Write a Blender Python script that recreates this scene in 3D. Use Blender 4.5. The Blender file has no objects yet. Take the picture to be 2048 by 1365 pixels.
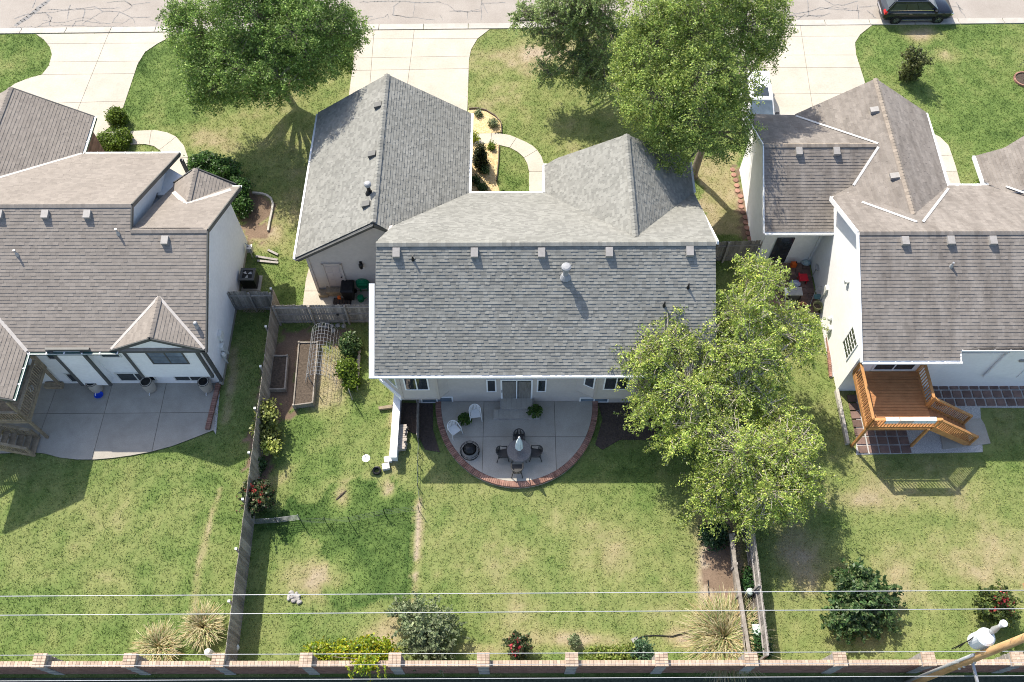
import bpy, math, random
import numpy as np
from mathutils import Vector, Matrix
random.seed(7); rng = np.random.default_rng(11)
S = bpy.context.scene
COL = S.collection
PI = math.pi
# ------------------------------------------------------------------ camera
F, PIT, ROL, YAW, HC = 1762.6, math.radians(60.39), math.radians(-.3436), math.radians(-.2233), 41.0
def _rot():
    cp, sp, cr, sr, cy, sy = math.cos(PIT), math.sin(PIT), math.cos(ROL), math.sin(ROL), math.cos(YAW), math.sin(YAW)
    base = np.array([[1, 0, 0], [0, -sp, -cp], [0, cp, -sp]])
    return np.array([[cr, -sr, 0], [sr, cr, 0], [0, 0, 1]]) @ base @ np.array([[cy, -sy, 0], [sy, cy, 0], [0, 0, 1]])
RM = _rot()
cam = bpy.data.cameras.new('camera'); camo = bpy.data.objects.new('camera', cam); COL.objects.link(camo)
cam.sensor_width = 36; cam.lens = F / 2048 * 36; cam.clip_end = 3000; cam.clip_start = 1
_r, _u, _b = Vector(RM[0]), -Vector(RM[1]), -Vector(RM[2])
camo.matrix_world = Matrix(((_r.x, _u.x, _b.x, 0), (_r.y, _u.y, _b.y, 0), (_r.z, _u.z, _b.z, HC), (0, 0, 0, 1)))
S.camera = camo
# ------------------------------------------------------------------ sky, sun, exposure
SUND = Vector((-0.506, 0.7755, 1.0)).normalized()
W = bpy.data.worlds.new('World'); S.world = W; W.use_nodes = True
wn = W.node_tree.nodes; wl = W.node_tree.links
sky = wn.new('ShaderNodeTexSky'); sky.sky_type = 'NISHITA'; sky.sun_disc = False
sky.sun_elevation = math.asin(SUND.z); sky.sun_rotation = math.atan2(SUND.x, SUND.y) % (2 * PI)
sky.air_density = .85; sky.dust_density = 1.6; sky.ozone_density = .5
bg = wn['Background']; bg.inputs['Strength'].default_value = 0.135
wl.new(sky.outputs['Color'], bg.inputs['Color'])
sl = bpy.data.lights.new('sun', 'SUN'); sl.energy = 3.5; sl.angle = math.radians(.53); sl.color = (1, .94, .83)
so = bpy.data.objects.new('sun', sl); COL.objects.link(so)
so.rotation_euler = SUND.to_track_quat('Z', 'Y').to_euler(); so.location = (-30, 60, 60)
S.view_settings.view_transform = 'Standard'; S.view_settings.look = 'None'
S.cycles.filter_width = 1.0; S.cycles.use_denoising = True; S.cycles.denoiser = 'OPENIMAGEDENOISE'; S.cycles.denoising_input_passes = 'RGB_ALBEDO_NORMAL'; S.cycles.denoising_prefilter = 'NONE'
S.view_settings.gamma = 1; S.view_settings.use_curve_mapping = False
S.view_settings.exposure = 1.1
# ------------------------------------------------------------------ placing helpers (survey of the site from the air)
C0 = np.array([0, 0, HC])
def onpl(x, y, zf, lift=0.0):
    lo, hi = 0.0, 400.0; d = ray(x, y)
    for _ in range(60):
        md = (lo + hi) / 2; p = C0 + d * md
        if p[2] > zf(p[0], p[1]) + lift: lo = md
        else: hi = md
    return (float(p[0]), float(p[1]), float(p[2]))
def ray(x, y): return RM.T @ np.array([(x - 1024) / F, (y - 682.5) / F, 1.])
def g(x, y, z=0.0):
    d = ray(x, y); p = C0 + d * ((z - HC) / d[2]); return (float(p[0]), float(p[1]))
def g3(x, y, z=0.0): return g(x, y, z) + (z,)
def onY(x, y, Y):
    d = ray(x, y); p = C0 + d * (Y / d[1]); return tuple(float(a) for a in p)
def onX(x, y, X):
    d = ray(x, y); p = C0 + d * (X / d[0]); return tuple(float(a) for a in p)
def gs(pts, z=0.0): return [g(a, b, z) for a, b in pts]
# ------------------------------------------------------------------ materials
MATS = {}
def mat(name, c1, c2=None, scale=3.0, rough=.8, var=.0, bump=0.0, bscale=60.0, metal=0.0, attr=None, spec=.3, stretch=None, fine=.0, trans=0.0, alpha=None, det=4):
    m = bpy.data.materials.new(name); m.use_nodes = True; nt = m.node_tree; N = nt.nodes; L = nt.links
    b = N['Principled BSDF']; b.inputs['Roughness'].default_value = rough; b.inputs['Metallic'].default_value = metal
    b.inputs['Specular IOR Level'].default_value = spec
    pos = N.new('ShaderNodeNewGeometry').outputs['Position']
    if stretch:
        mp = N.new('ShaderNodeMapping'); mp.inputs['Scale'].default_value = stretch; L.new(pos, mp.inputs['Vector']); pos = mp.outputs['Vector']
    if attr:
        a = N.new('ShaderNodeAttribute'); a.attribute_name = attr; col = a.outputs['Color']
    else:
        n = N.new('ShaderNodeTexNoise'); n.inputs['Scale'].default_value = scale; n.inputs['Detail'].default_value = det; n.inputs['Roughness'].default_value = .65
        L.new(pos, n.inputs['Vector'])
        r = N.new('ShaderNodeValToRGB'); r.color_ramp.elements[0].position = .32; r.color_ramp.elements[1].position = .68
        r.color_ramp.elements[0].color = (*c1, 1); r.color_ramp.elements[1].color = (*(c2 or c1), 1)
        L.new(n.outputs['Fac'], r.inputs['Fac']); col = r.outputs['Color']
    def mul(col, val):
        mx = N.new('ShaderNodeMix'); mx.data_type = 'RGBA'; mx.blend_type = 'MULTIPLY'; mx.inputs['Factor'].default_value = 1
        L.new(col, mx.inputs['A']); L.new(val, mx.inputs['B']); return mx.outputs['Result']
    if var:
        a = N.new('ShaderNodeAttribute'); a.attribute_name = 'rnd'
        oi = N.new('ShaderNodeObjectInfo')
        ad = N.new('ShaderNodeMath'); ad.operation = 'ADD'; L.new(a.outputs['Fac'], ad.inputs[0]); L.new(oi.outputs['Random'], ad.inputs[1])
        fr = N.new('ShaderNodeMath'); fr.operation = 'FRACT'; L.new(ad.outputs[0], fr.inputs[0])
        mr = N.new('ShaderNodeMapRange'); mr.inputs['To Min'].default_value = 1 - var; mr.inputs['To Max'].default_value = 1 + var
        L.new(fr.outputs[0], mr.inputs['Value']); col = mul(col, mr.outputs['Result'])
    if fine:
        n2 = N.new('ShaderNodeTexNoise'); n2.inputs['Scale'].default_value = bscale; n2.inputs['Detail'].default_value = 3; L.new(pos, n2.inputs['Vector'])
        mr = N.new('ShaderNodeMapRange'); mr.inputs['From Min'].default_value = .25; mr.inputs['From Max'].default_value = .75
        mr.inputs['To Min'].default_value = 1 - fine; mr.inputs['To Max'].default_value = 1 + fine
        L.new(n2.outputs['Fac'], mr.inputs['Value']); col = mul(col, mr.outputs['Result'])
    L.new(col, b.inputs['Base Color'])
    if bump:
        n3 = N.new('ShaderNodeTexNoise'); n3.inputs['Scale'].default_value = bscale; n3.inputs['Detail'].default_value = 4; L.new(pos, n3.inputs['Vector'])
        bp = N.new('ShaderNodeBump'); bp.inputs['Strength'].default_value = bump; bp.inputs['Distance'].default_value = .02
        L.new(n3.outputs['Fac'], bp.inputs['Height']); L.new(bp.outputs['Normal'], b.inputs['Normal'])
    if trans:
        t = N.new('ShaderNodeBsdfTranslucent'); L.new(col, t.inputs['Color']); ms = N.new('ShaderNodeMixShader'); ms.inputs[0].default_value = trans
        L.new(b.outputs[0], ms.inputs[1]); L.new(t.outputs[0], ms.inputs[2]); L.new(ms.outputs[0], N['Material Output'].inputs['Surface'])
    MATS[name] = m; return m
def glassmat(name, c=(.02, .025, .03), rough=.05):
    m = mat(name, c, tuple(x * 1.8 for x in c), scale=1.2, rough=rough, spec=.8); return m
LAWN = mat('turf', (1, 1, 1), attr='col', rough=.95, spec=.1, fine=.2, bscale=14, bump=.25)
BLADE = mat('grass_blade', (1, 1, 1), attr='col', rough=.7, spec=.2, trans=.3)
LEAF = mat('leaf', (1, 1, 1), attr='col', rough=.42, spec=.35, trans=.5)
BARK = mat('bark', (.16, .13, .10), (.27, .23, .19), scale=9, bump=.6, bscale=30, stretch=(1, 1, .3))
BARKP = mat('pale_bark', (.36, .31, .26), (.5, .44, .38), scale=9, bump=.4, bscale=30)
ASPH = mat('asphalt', (.28, .246, .212), (.33, .295, .258), scale=.5, rough=.9, fine=.16, bscale=30)
TAR = mat('tar_seal', (.15, .145, .14), (.25, .24, .23), scale=3, rough=.8)
CONC = mat('driveway_concrete', (.40, .36, .295), (.47, .425, .35), scale=.7, rough=.85, var=.05, fine=.08, bscale=9)
CONCG = mat('patio_concrete', (.33, .30, .25), (.41, .375, .32), scale=1.1, rough=.85, var=.05, fine=.1, bscale=22)
CONCK = mat('kerb_concrete', (.37, .345, .30), (.45, .42, .37), scale=1.6, rough=.85, var=.05, fine=.1, bscale=20)
JOINT = mat('joint_dirt', (.10, .085, .065), (.2, .17, .13), scale=4, rough=.95)
SHG = mat('grey_shingle', (.20, .197, .176), (.232, .228, .205), scale=.5, rough=.9, var=.17, fine=.12, bscale=34, spec=.2)
SHB = mat('brown_shingle', (.215, .188, .162), (.25, .22, .19), scale=.5, rough=.9, var=.10, fine=.12, bscale=30, spec=.2)
SHT = mat('streaked_brown_shingle', (.165, .144, .125), (.245, .218, .192), scale=.8, rough=.9, var=.11, fine=.14, bscale=30, spec=.2, stretch=(2.2, .45, .45))
WHT = mat('white_trim', (.76, .76, .75), (.82, .82, .81), scale=2, rough=.45)
TAUPE = mat('taupe_siding', (.46, .415, .375), (.51, .465, .42), scale=1.3, rough=.7, fine=.05, bscale=8)
WSID = mat('white_siding', (.78, .77, .75), (.83, .82, .80), scale=.9, rough=.6, fine=.05, bscale=6)
WSID2 = mat('bright_white_siding', (.78, .77, .75), (.83, .825, .81), scale=.8, rough=.6, fine=.04, bscale=6)
DKTR = mat('dark_grey_trim', (.075, .075, .07), (.10, .10, .095), scale=2, rough=.5)
GRTR = mat('dark_green_gutter', (.02, .07, .06), (.03, .09, .075), scale=3, rough=.35)
BLKM = mat('black_metal', (.012, .012, .013), (.03, .03, .03), scale=5, rough=.4, metal=.3)
GALV = mat('galvanised_metal', (.36, .36, .36), (.46, .46, .45), scale=4, rough=.4, metal=.4)
VENTM = mat('vent_taupe_metal', (.26, .245, .225), (.33, .31, .29), scale=4, rough=.5)
VENTG = mat('vent_grey_metal', (.24, .245, .25), (.32, .325, .33), scale=4, rough=.5)
GLASS = glassmat('window_glass')
GLASSB = glassmat('sky_lit_glass', (.10, .13, .16))
CURT = mat('curtain', (.25, .22, .18), (.42, .39, .34), scale=9, rough=.9, stretch=(3, 3, .2))
FENW = mat('weathered_fence_wood', (.20, .172, .142), (.34, .30, .25), scale=2.5, rough=.85, var=.25, fine=.25, bscale=26, stretch=(1, 1, .22))
FENR = mat('fence_rail_wood', (.22, .20, .18), (.36, .33, .30), scale=3, rough=.85, var=.15)
FEND = mat('grey_fence_wood', (.19, .17, .15), (.32, .29, .255), scale=2.5, rough=.85, var=.25, fine=.25, bscale=26, stretch=(1, 1, .22))
CEDAR = mat('stained_cedar', (.38, .18, .065), (.52, .27, .10), scale=4, rough=.55, var=.14, fine=.1, bscale=20)
CEDARF = mat('stained_deck_floor', (.33, .15, .06), (.43, .205, .085), scale=3, rough=.55, var=.10, fine=.1, bscale=20)
OLDW = mat('aged_deck_wood', (.21, .165, .11), (.34, .27, .185), scale=4, rough=.8, var=.2, fine=.2, bscale=20)
BRICK = mat('red_brick', (.22, .11, .08), (.33, .19, .145), scale=3, rough=.85, var=.25, fine=.15, bscale=25)
BRICKP = mat('pale_brick', (.36, .265, .19), (.47, .36, .27), scale=5, rough=.85, var=.18, fine=.1, bscale=25)
BRICKW = mat('wall_brick', (.20, .105, .075), (.28, .16, .12), scale=4, rough=.85, var=.22, fine=.15, bscale=25)
MORT = mat('mortar', (.42, .38, .34), (.52, .48, .43), scale=6, rough=.9)
STONE = mat('grey_stone', (.24, .225, .205), (.38, .36, .33), scale=6, rough=.85, var=.15, bump=.4, bscale=14)
PAVR = mat('red_paver', (.13, .085, .07), (.21, .135, .11), scale=3, rough=.85, var=.22, fine=.15, bscale=25)
GRAV = mat('pale_gravel', (.25, .24, .23), (.6, .58, .55), scale=26, rough=.9, bump=.8, bscale=26)
SOIL = mat('dark_soil', (.05, .038, .028), (.12, .092, .068), scale=9, rough=.95, bump=.8, bscale=16)
MULD = mat('dark_mulch', (.045, .034, .028), (.10, .075, .06), scale=12, rough=.95, bump=.8, bscale=18)
MULY = mat('straw_mulch', (.42, .29, .13), (.66, .52, .30), scale=10, rough=.95, bump=.7, bscale=22, fine=.25)
PLW = mat('white_plastic', (.66, .65, .62), (.74, .73, .70), scale=4, rough=.4)
PLD = mat('dark_resin', (.035, .034, .032), (.06, .058, .055), scale=4, rough=.5)
TBL = mat('mottled_table_top', (.13, .12, .115), (.2, .19, .18), scale=14, rough=.35)
CANV = mat('pale_canvas', (.52, .60, .62), (.66, .73, .75), scale=4, rough=.85)
POLEW = mat('pole_wood', (.36, .21, .09), (.50, .32, .16), scale=5, rough=.75, fine=.2, bscale=16, stretch=(1, 1, .12))
RUB = mat('tyre_rubber', (.012, .012, .012), (.02, .02, .02), scale=5, rough=.8)
NAVY = mat('dark_car_paint', (.012, .014, .02), (.014, .017, .026), scale=2, rough=.12, spec=.6)
CARW = mat('white_car_paint', (.74, .74, .74), (.78, .78, .78), scale=2, rough=.15, spec=.5)
CHRM = mat('chrome', (.75, .75, .76), (.8, .8, .8), scale=2, rough=.15, metal=.9)
REDL = mat('red_lens', (.45, .01, .01), (.55, .02, .02), scale=3, rough=.15)
TERR = mat('terracotta', (.42, .2, .11), (.52, .28, .17), scale=6, rough=.8)
def plain(n, c, rough=.5): return mat(n, c, tuple(min(1, x * 1.2) for x in c), scale=4, rough=rough)
BLUEP, REDP, ORGP, GRNP, BOXW, LTG = plain('blue_plastic', (.01, .06, .5)), plain('red_plastic', (.5, .015, .03)), plain('orange_plastic', (.62, .12, .02)), plain('green_plastic', (.01, .2, .09)), plain('pale_box_paint', (.6, .6, .56)), plain('pale_green_box_paint', (.42, .5, .45))
BARREL = mat('barrel_plastic', (.36, .32, .27), (.44, .40, .34), scale=3, rough=.6)
# ------------------------------------------------------------------ mesh helpers
ORG = {}
class MB:
    def __init__(s): s.v = []; s.f = []; s.r = []
    def add(s, vs, fs, r=None):
        o = len(s.v); s.v += [tuple(v) for v in vs]; s.f += [tuple(i + o for i in f) for f in fs]
        r = random.random() if r is None else r; s.r += [r] * len(fs); return s
    def hexa(s, p, r=None): return s.add(p, [(3, 2, 1, 0), (4, 5, 6, 7), (0, 1, 5, 4), (1, 2, 6, 5), (2, 3, 7, 6), (3, 0, 4, 7)], r)
    def box(s, c, d, rz=0.0, r=None):
        x, y, z = d[0] / 2, d[1] / 2, d[2] / 2; co, si = math.cos(rz), math.sin(rz)
        p = [(c[0] + a * co - b * si, c[1] + a * si + b * co, c[2] + e) for e in (-z, z) for a, b in ((-x, -y), (x, -y), (x, y), (-x, y))]
        return s.hexa(p, r)
    def beam(s, a, b, w, h, up=(0, 0, 1), r=None):
        a, b, up = Vector(a), Vector(b), Vector(up); d = (b - a).normalized(); sd = d.cross(up)
        if sd.length < 1e-4: sd = d.cross(Vector((0, 1, 0)))
        sd.normalize(); n = sd.cross(d); sd *= w / 2; n *= h / 2
        return s.hexa([a - sd - n, a + sd - n, b + sd - n, b - sd - n, a - sd + n, a + sd + n, b + sd + n, b - sd + n], r)
    def prism(s, poly, z0, z1, r=None):
        n = len(poly); A = sum(poly[i][0] * poly[(i + 1) % n][1] - poly[(i + 1) % n][0] * poly[i][1] for i in range(n))
        if A < 0: poly = poly[::-1]
        z0f = z0 if callable(z0) else (lambda x, y: z0); z1f = z1 if callable(z1) else (lambda x, y: z1)
        vs = [(x, y, z0f(x, y)) for x, y in poly] + [(x, y, z1f(x, y)) for x, y in poly]
        return s.add(vs, [tuple(range(n))[::-1], tuple(range(n, 2 * n))] + [(i, (i + 1) % n, n + (i + 1) % n, n + i) for i in range(n)], r)
    def extr(s, poly3, off, r=None):
        off = Vector(off); n = len(poly3); P = [Vector(p) for p in poly3]
        vs = P + [p + off for p in P]
        return s.add(vs, [tuple(range(n))[::-1], tuple(range(n, 2 * n))] + [(i, (i + 1) % n, n + (i + 1) % n, n + i) for i in range(n)], r)
    def tube(s, pts, rad, n=6, r=None):
        pts = [Vector(p) for p in pts]; k = len(pts)
        if not hasattr(rad, '__len__'): rad = [rad] * k
        o = []; ref = None
        for i, p in enumerate(pts):
            d = (pts[min(i + 1, k - 1)] - pts[max(i - 1, 0)]);
            if d.length < 1e-6: d = Vector((0, 0, 1))
            d.normalize()
            if ref is None: ref = d.cross(Vector((0, 0, 1)) if abs(d.z) < .9 else Vector((1, 0, 0))).normalized()
            a = (ref - d * ref.dot(d)); a = a.normalized() if a.length > 1e-5 else d.orthogonal().normalized(); ref = a; b = d.cross(a)
            for j in range(n):
                t = 2 * PI * j / n; o.append(p + (a * math.cos(t) + b * math.sin(t)) * rad[i])
        fs = [(i * n + j, i * n + (j + 1) % n, (i + 1) * n + (j + 1) % n, (i + 1) * n + j) for i in range(k - 1) for j in range(n)]
        fs += [tuple(range(n))[::-1], tuple(range((k - 1) * n, k * n))]
        return s.add(o, fs, r)
    def lathe(s, c, prof, n=20, r=None, sx=1.0, sy=1.0):
        o = [(c[0] + q * math.cos(2 * PI * j / n) * sx, c[1] + q * math.sin(2 * PI * j / n) * sy, c[2] + z) for q, z in prof for j in range(n)]
        k = len(prof)
        fs = [(i * n + j, i * n + (j + 1) % n, (i + 1) * n + (j + 1) % n, (i + 1) * n + j) for i in range(k - 1) for j in range(n)]
        fs += [tuple(range(n))[::-1], tuple(range((k - 1) * n, k * n))]
        return s.add(o, fs, r)
    def build(s, name, m, parent=None, smooth=False, label=None, kind=None):
        me = bpy.data.meshes.new(name); og = ORG.get(parent.name, Vector((0, 0, 0))) if parent else Vector((0, 0, 0))
        me.from_pydata([(v[0] - og.x, v[1] - og.y, v[2] - og.z) for v in s.v], [], s.f); me.materials.append(m)
        a = me.attributes.new('rnd', 'FLOAT', 'FACE'); a.data.foreach_set('value', s.r)
        if smooth: me.shade_smooth()
        ob = bpy.data.objects.new(name, me); COL.objects.link(ob)
        if parent: ob.parent = parent; ORG[ob.name] = og.copy()
        else: ORG[ob.name] = Vector((0, 0, 0))
        if label: ob['label'] = label
        if kind: ob['kind'] = kind
        return ob
def tag(o, label, cat, group=None):
    o['label'] = label; o['category'] = cat
    if group: o['group'] = group
    return o
def thing(name, label, cat, loc, group=None):
    o = bpy.data.objects.new(name, None); COL.objects.link(o); o.empty_display_size = .2
    loc = Vector(loc if len(loc) == 3 else (*loc, 0)); o.location = loc; ORG[o.name] = loc; return tag(o, label, cat, group)
UNIT = {}
def piece(name, m, c, d, parent, R=None, rz=0.0):
    """one box-shaped piece (board, brick, paver ...) that shares its mesh with its like; slightly chamfered"""
    key = (name, m.name)
    if key not in UNIT:
        e = .04; me = bpy.data.meshes.new(name); q = .5
        vs = [(-q, -q, -q), (q, -q, -q), (q, q, -q), (-q, q, -q), (-q, -q, q - .08), (q, -q, q - .08), (q, q, q - .08), (-q, q, q - .08),
              (-q + e, -q + e, q), (q - e, -q + e, q), (q - e, q - e, q), (-q + e, q - e, q)]
        me.from_pydata(vs, [], [(3, 2, 1, 0), (0, 1, 5, 4), (1, 2, 6, 5), (2, 3, 7, 6), (3, 0, 4, 7), (4, 5, 9, 8), (5, 6, 10, 9), (6, 7, 11, 10), (7, 4, 8, 11), (8, 9, 10, 11)])
        me.materials.append(m); UNIT[key] = me
    o = bpy.data.objects.new(name, UNIT[key]); COL.objects.link(o); og = ORG[parent.name]
    rot = R if R is not None else Matrix.Rotation(rz, 3, 'Z')
    M4 = rot.to_4x4() @ Matrix.Diagonal((*d, 1)); M4.translation = Vector(c) - og
    o.parent = parent; o.matrix_basis = M4; return o
def beam_piece(name, m, a, b, w, h, parent, up=(0, 0, 1)):
    a, b, up = Vector(a), Vector(b), Vector(up); d = (b - a); L = d.length; d.normalize(); sd = d.cross(up)
    if sd.length < 1e-4: sd = d.cross(Vector((0, 1, 0)))
    sd.normalize(); n = sd.cross(d)
    return piece(name, m, (a + b) / 2, (L, w, h), parent, R=Matrix((d, -sd, n)).transposed())
def copy_tree(root, loc, rz, label=None):
    r = root.copy(); COL.objects.link(r); r.location = loc; r.rotation_euler = (0, 0, rz); ORG[r.name] = Vector(loc)
    if label: r['label'] = label
    for ch in root.children:
        c = ch.copy(); COL.objects.link(c); c.parent = r
        for gch in ch.children:
            d = gch.copy(); COL.objects.link(d); d.parent = c
    return r
# ------------------------------------------------------------------ courses of shingles / lap siding on a plane
def scan(poly, v):
    xs = []; n = len(poly)
    for i in range(n):
        (u0, v0), (u1, v1) = poly[i], poly[(i + 1) % n]
        if (v0 <= v) != (v1 <= v): xs.append(u0 + (u1 - u0) * (v - v0) / (v1 - v0))
    xs.sort(); return [(xs[i], xs[i + 1]) for i in range(0, len(xs) - 1, 2)]
def courses(poly3, expo, lift, wfn, big=None):
    """rows of overlapping pieces on a planar polygon; returns list of (verts, rnd)"""
    P = [Vector(p) for p in poly3]; n = Vector((0, 0, 0))
    for i in range(len(P)): n += P[i].cross(P[(i + 1) % len(P)])
    n.normalize()
    if n.z < -1e-4 or (abs(n.z) <= 1e-4 and big is not None and n.dot(Vector(big)) < 0): n = -n
    u = Vector((0, 0, 1)).cross(n); u.normalize(); v = n.cross(u)
    if v.z < 0: u, v = -u, -v
    o = P[0]; q = [((p - o).dot(u), (p - o).dot(v)) for p in P]
    v0 = min(a[1] for a in q); v1 = max(a[1] for a in q); out = []
    k = 0
    while v0 + k * expo < v1 - .02:
        a = v0 + k * expo; b = min(a + expo, v1 - 1e-3); k += 1
        A, B = scan(q, a + 1e-3), scan(q, b - 1e-3)
        if len(A) != len(B): A = B = scan(q, (a + b) / 2)
        for (ua, ub), (uc, ud) in zip(A, B):
            lo, hi = min(ua, uc), max(ub, ud); x = lo - random.random() * .2
            while x < hi:
                w, lf = wfn(lift); x2 = x + w
                if hi - x2 < .05: x2 = hi
                p0, p1, p2, p3 = max(x, ua), min(x2, ub), min(x2, ud), max(x, uc)
                p1 = max(p1, p0) if p0 <= ub else p0; p2 = max(p2, p3)
                p0 = min(p0, ub); p1 = max(p1, ua) if p1 < ua else p1; p3 = min(p3, ud)
                if (p1 - p0) + (p2 - p3) > .02:
                    f = lambda uu, vv, h: o + u * uu + v * vv + n * h
                    out.append(([f(p0, a, 0.002), f(p1, a, 0.002), f(p0, a, lf), f(p1, a, lf), f(p2, b, .004), f(p3, b, .004)], random.random()))
                x = x2
    return out
TF = [(2, 3, 4, 5), (0, 1, 3, 2), (0, 2, 5), (1, 4, 3)]
def shingle_w(lift): 
    if random.random() < .45: return random.uniform(.12, .22), lift + .012
    return random.uniform(.13, .28), lift
def tab3_w(lift): return random.uniform(.14, .30), lift * random.choice((.6, .8, 1, 1, 1.1))
def siding_w(lift): return 99, lift
def tiles_mesh(name, tiles, m, parent, kind=None):
    mb = MB()
    for vs, r in tiles: mb.add(vs, TF, r)
    return mb.build(name, m, parent, kind=kind)
def roof(parent, m, planes, expo=.15, lift=.018, wfn=shingle_w, trim=DKTR, big=None, nbig=280):
    """planes: list of polygons [(x,y)], z = a + b x + c y.  The deck is one mesh, its shingles lie on it."""
    deck = MB(); allt = []; bigt = []
    for i, (poly, zf) in enumerate(planes):
        deck.prism(poly, lambda x, y: zf(x, y) - .17, zf, r=.5)
        t = courses([(x, y, zf(x, y)) for x, y in poly], expo, lift, wfn)
        if i == big: bigt = t
        else: allt += t
    rf = deck.build('roof', trim, parent)
    bigt.sort(key=lambda t: -(t[0][1] - t[0][0]).length + .35 * (t[0][0].y))
    for vs, r in bigt[:nbig]:
        mb = MB(); c = vs[0]; mb.add(vs, TF, r); mb.build('shingle', m, rf)
    allt += bigt[nbig:]
    tiles_mesh('shingle_courses', allt, m, rf, kind='stuff')
    return rf
def ridge(parent, m, a, b, w=.3):
    a, b = Vector(a), Vector(b); L = (b - a).length; n = max(1, int(L / .2)); d = (b - a) / n; mb = MB(); sd = d.cross(Vector((0, 0, 1))).normalized() * w / 2
    for i in range(n):
        p, q = a + d * i, a + d * (i + 1.05); h0, h1 = Vector((0, 0, .045)), Vector((0, 0, .03)); dn = Vector((0, 0, -.05))
        mb.add([p - sd + dn, p + h0, p + sd + dn, q - sd + dn, q + h1, q + sd + dn], [(0, 1, 4, 3), (1, 2, 5, 4), (0, 2, 1), (3, 4, 5)])
    return mb.build('ridge_caps', m, parent, kind='stuff')
def strip(parent, name, m, a, b, w=.14, h=.03, lift=.03):
    mb = MB(); up = Vector((0, 0, lift)); mb.beam(Vector(a) + up, Vector(b) + up, w, h); return mb.build(name, m, parent)
def wall(parent, poly3, m, out, expo=.18, lift=.016, thick=.14, name='wall'):
    """lap-sided wall on a vertical polygon; out = outward direction"""
    out = Vector(out).normalized(); mb = MB(); mb.extr([Vector(p) for p in poly3], -out * thick, .5)
    for vs, r in courses(poly3, expo, lift, siding_w, big=out):
        vs = [v for v in vs]; mb.add(vs, TF, r)
    return mb.build(name, m, parent)
def wbox(mb, p0, p1, out, proud=.03, depth=.05):
    """box on a wall between two opposite corners (vertical rectangle), standing `proud` of it"""
    p0, p1, o = Vector(p0), Vector(p1), Vector(out).normalized()
    a, b = p0, Vector((p1.x, p1.y, p0.z)); c, d = p1, Vector((p0.x, p0.y, p1.z))
    return mb.extr([q + o * proud for q in (a, b, c, d)], -o * depth)
def window(parent, p0, p1, out, frame=WHT, glass=GLASS, fw=.07, mull=1, bars=None, name='window'):
    """p0, p1: lower-left and upper-right corner on the wall; frame with mullions, panes as sub-parts"""
    p0, p1, o = Vector(p0), Vector(p1), Vector(out).normalized(); h = Vector((p1.x - p0.x, p1.y - p0.y, 0)); L = h.length; h.normalize(); H = p1.z - p0.z
    at = lambda s, z: p0 + h * s + Vector((0, 0, z))
    fr = MB()
    for s0, s1, z0, z1 in ((0, L, 0, fw), (0, L, H - fw, H), (0, fw, fw, H - fw), (L - fw, L, fw, H - fw)): wbox(fr, at(s0, z0), at(s1, z1), o, .05, .06)
    cw = (L - 2 * fw) / mull
    for i in range(1, mull): wbox(fr, at(fw + cw * i - .03, fw), at(fw + cw * i + .03, H - fw), o, .048, .05)
    if bars:
        nx, nz = bars
        for i in range(1, nx): s = fw + (L - 2 * fw) * i / nx; wbox(fr, at(s - .013, fw), at(s + .013, H - fw), o, .045, .02)
        for k in range(1, nz): z = fw + (H - 2 * fw) * k / nz; wbox(fr, at(fw, z - .013), at(L - fw, z + .013), o, .046, .02)
    w = fr.build(name, frame, parent)
    for i in range(mull):
        gl = MB(); wbox(gl, at(fw + cw * i + .01, fw), at(fw + cw * (i + 1) - .01, H - fw), o, .032, .02); gl.build('pane', glass, w)
    return w
def shift_box(name, m, parent, c, d, rz=0.0, label=None): return MB().box(c, d, rz).build(name, m, parent, label=label)
def roof_vent(parent, x, y, zf, m, dirv=(0, -1)):
    """box vent on a roof slope; dirv = down-slope direction"""
    mb = MB(); d = Vector((*dirv, 0)); s = Vector((-d.y, d.x, 0)); z = zf(x, y); p = Vector((x, y, z))
    dn = d * .18 + Vector((0, 0, zf(x + d.x * .18, y + d.y * .18) - z)); up = -dn; h = Vector((0, 0, .22))
    w = s * .165
    b0, b1, b2, b3 = p + dn - w, p + dn + w, p + up + w, p + up - w
    h2 = Vector((0, 0, .12))
    mb.hexa([b0, b1, b2, b3, b0 + h + d * .05, b1 + h + d * .05, b2 + h2, b3 + h2])
    mb.beam(p + dn * 1.5 - d * .02, p + up * 1.4, .42, .025, up=(d.x * .3, d.y * .3, 1))
    return mb.build('roof_vent', m, parent)
# ================================================================== GROUND
def struct(mb, name, m, parent=None):
    o = mb.build(name, m, parent); o['kind'] = 'structure'; return o
NOGRASS = []      # polygons (ground plan) where no turf grows
SOILP = []        # polygons of bare earth inside the lawn sheet
def inpoly(x, y, poly):
    r = np.zeros(len(x), bool); n = len(poly)
    for i in range(n):
        x0, y0 = poly[i]; x1, y1 = poly[(i + 1) % n]
        if y0 == y1: continue
        c = ((y0 <= y) != (y1 <= y)) & (x < x0 + (x1 - x0) * (y - y0) / (y1 - y0)); r ^= c
    return r
def vnoise(x, y, s, seed):
    rg = np.random.default_rng(seed); G = rg.random((256, 256)); u = x / s + 100; v = y / s + 100
    i = np.floor(u).astype(int); j = np.floor(v).astype(int); fu = u - i; fv = v - j; fu = fu * fu * (3 - 2 * fu); fv = fv * fv * (3 - 2 * fv)
    a = G[i % 256, j % 256]; b = G[(i + 1) % 256, j % 256]; c = G[i % 256, (j + 1) % 256]; d = G[(i + 1) % 256, (j + 1) % 256]
    return (a * (1 - fu) + b * fu) * (1 - fv) + (c * (1 - fu) + d * fu) * fv
def fbm(x, y, s, seed, o=4):
    t = 0; w = 1; W_ = 0
    for k in range(o): t = t + w * vnoise(x, y, s / 2 ** k, seed + k); W_ += w; w *= .6
    return t / W_
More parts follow.
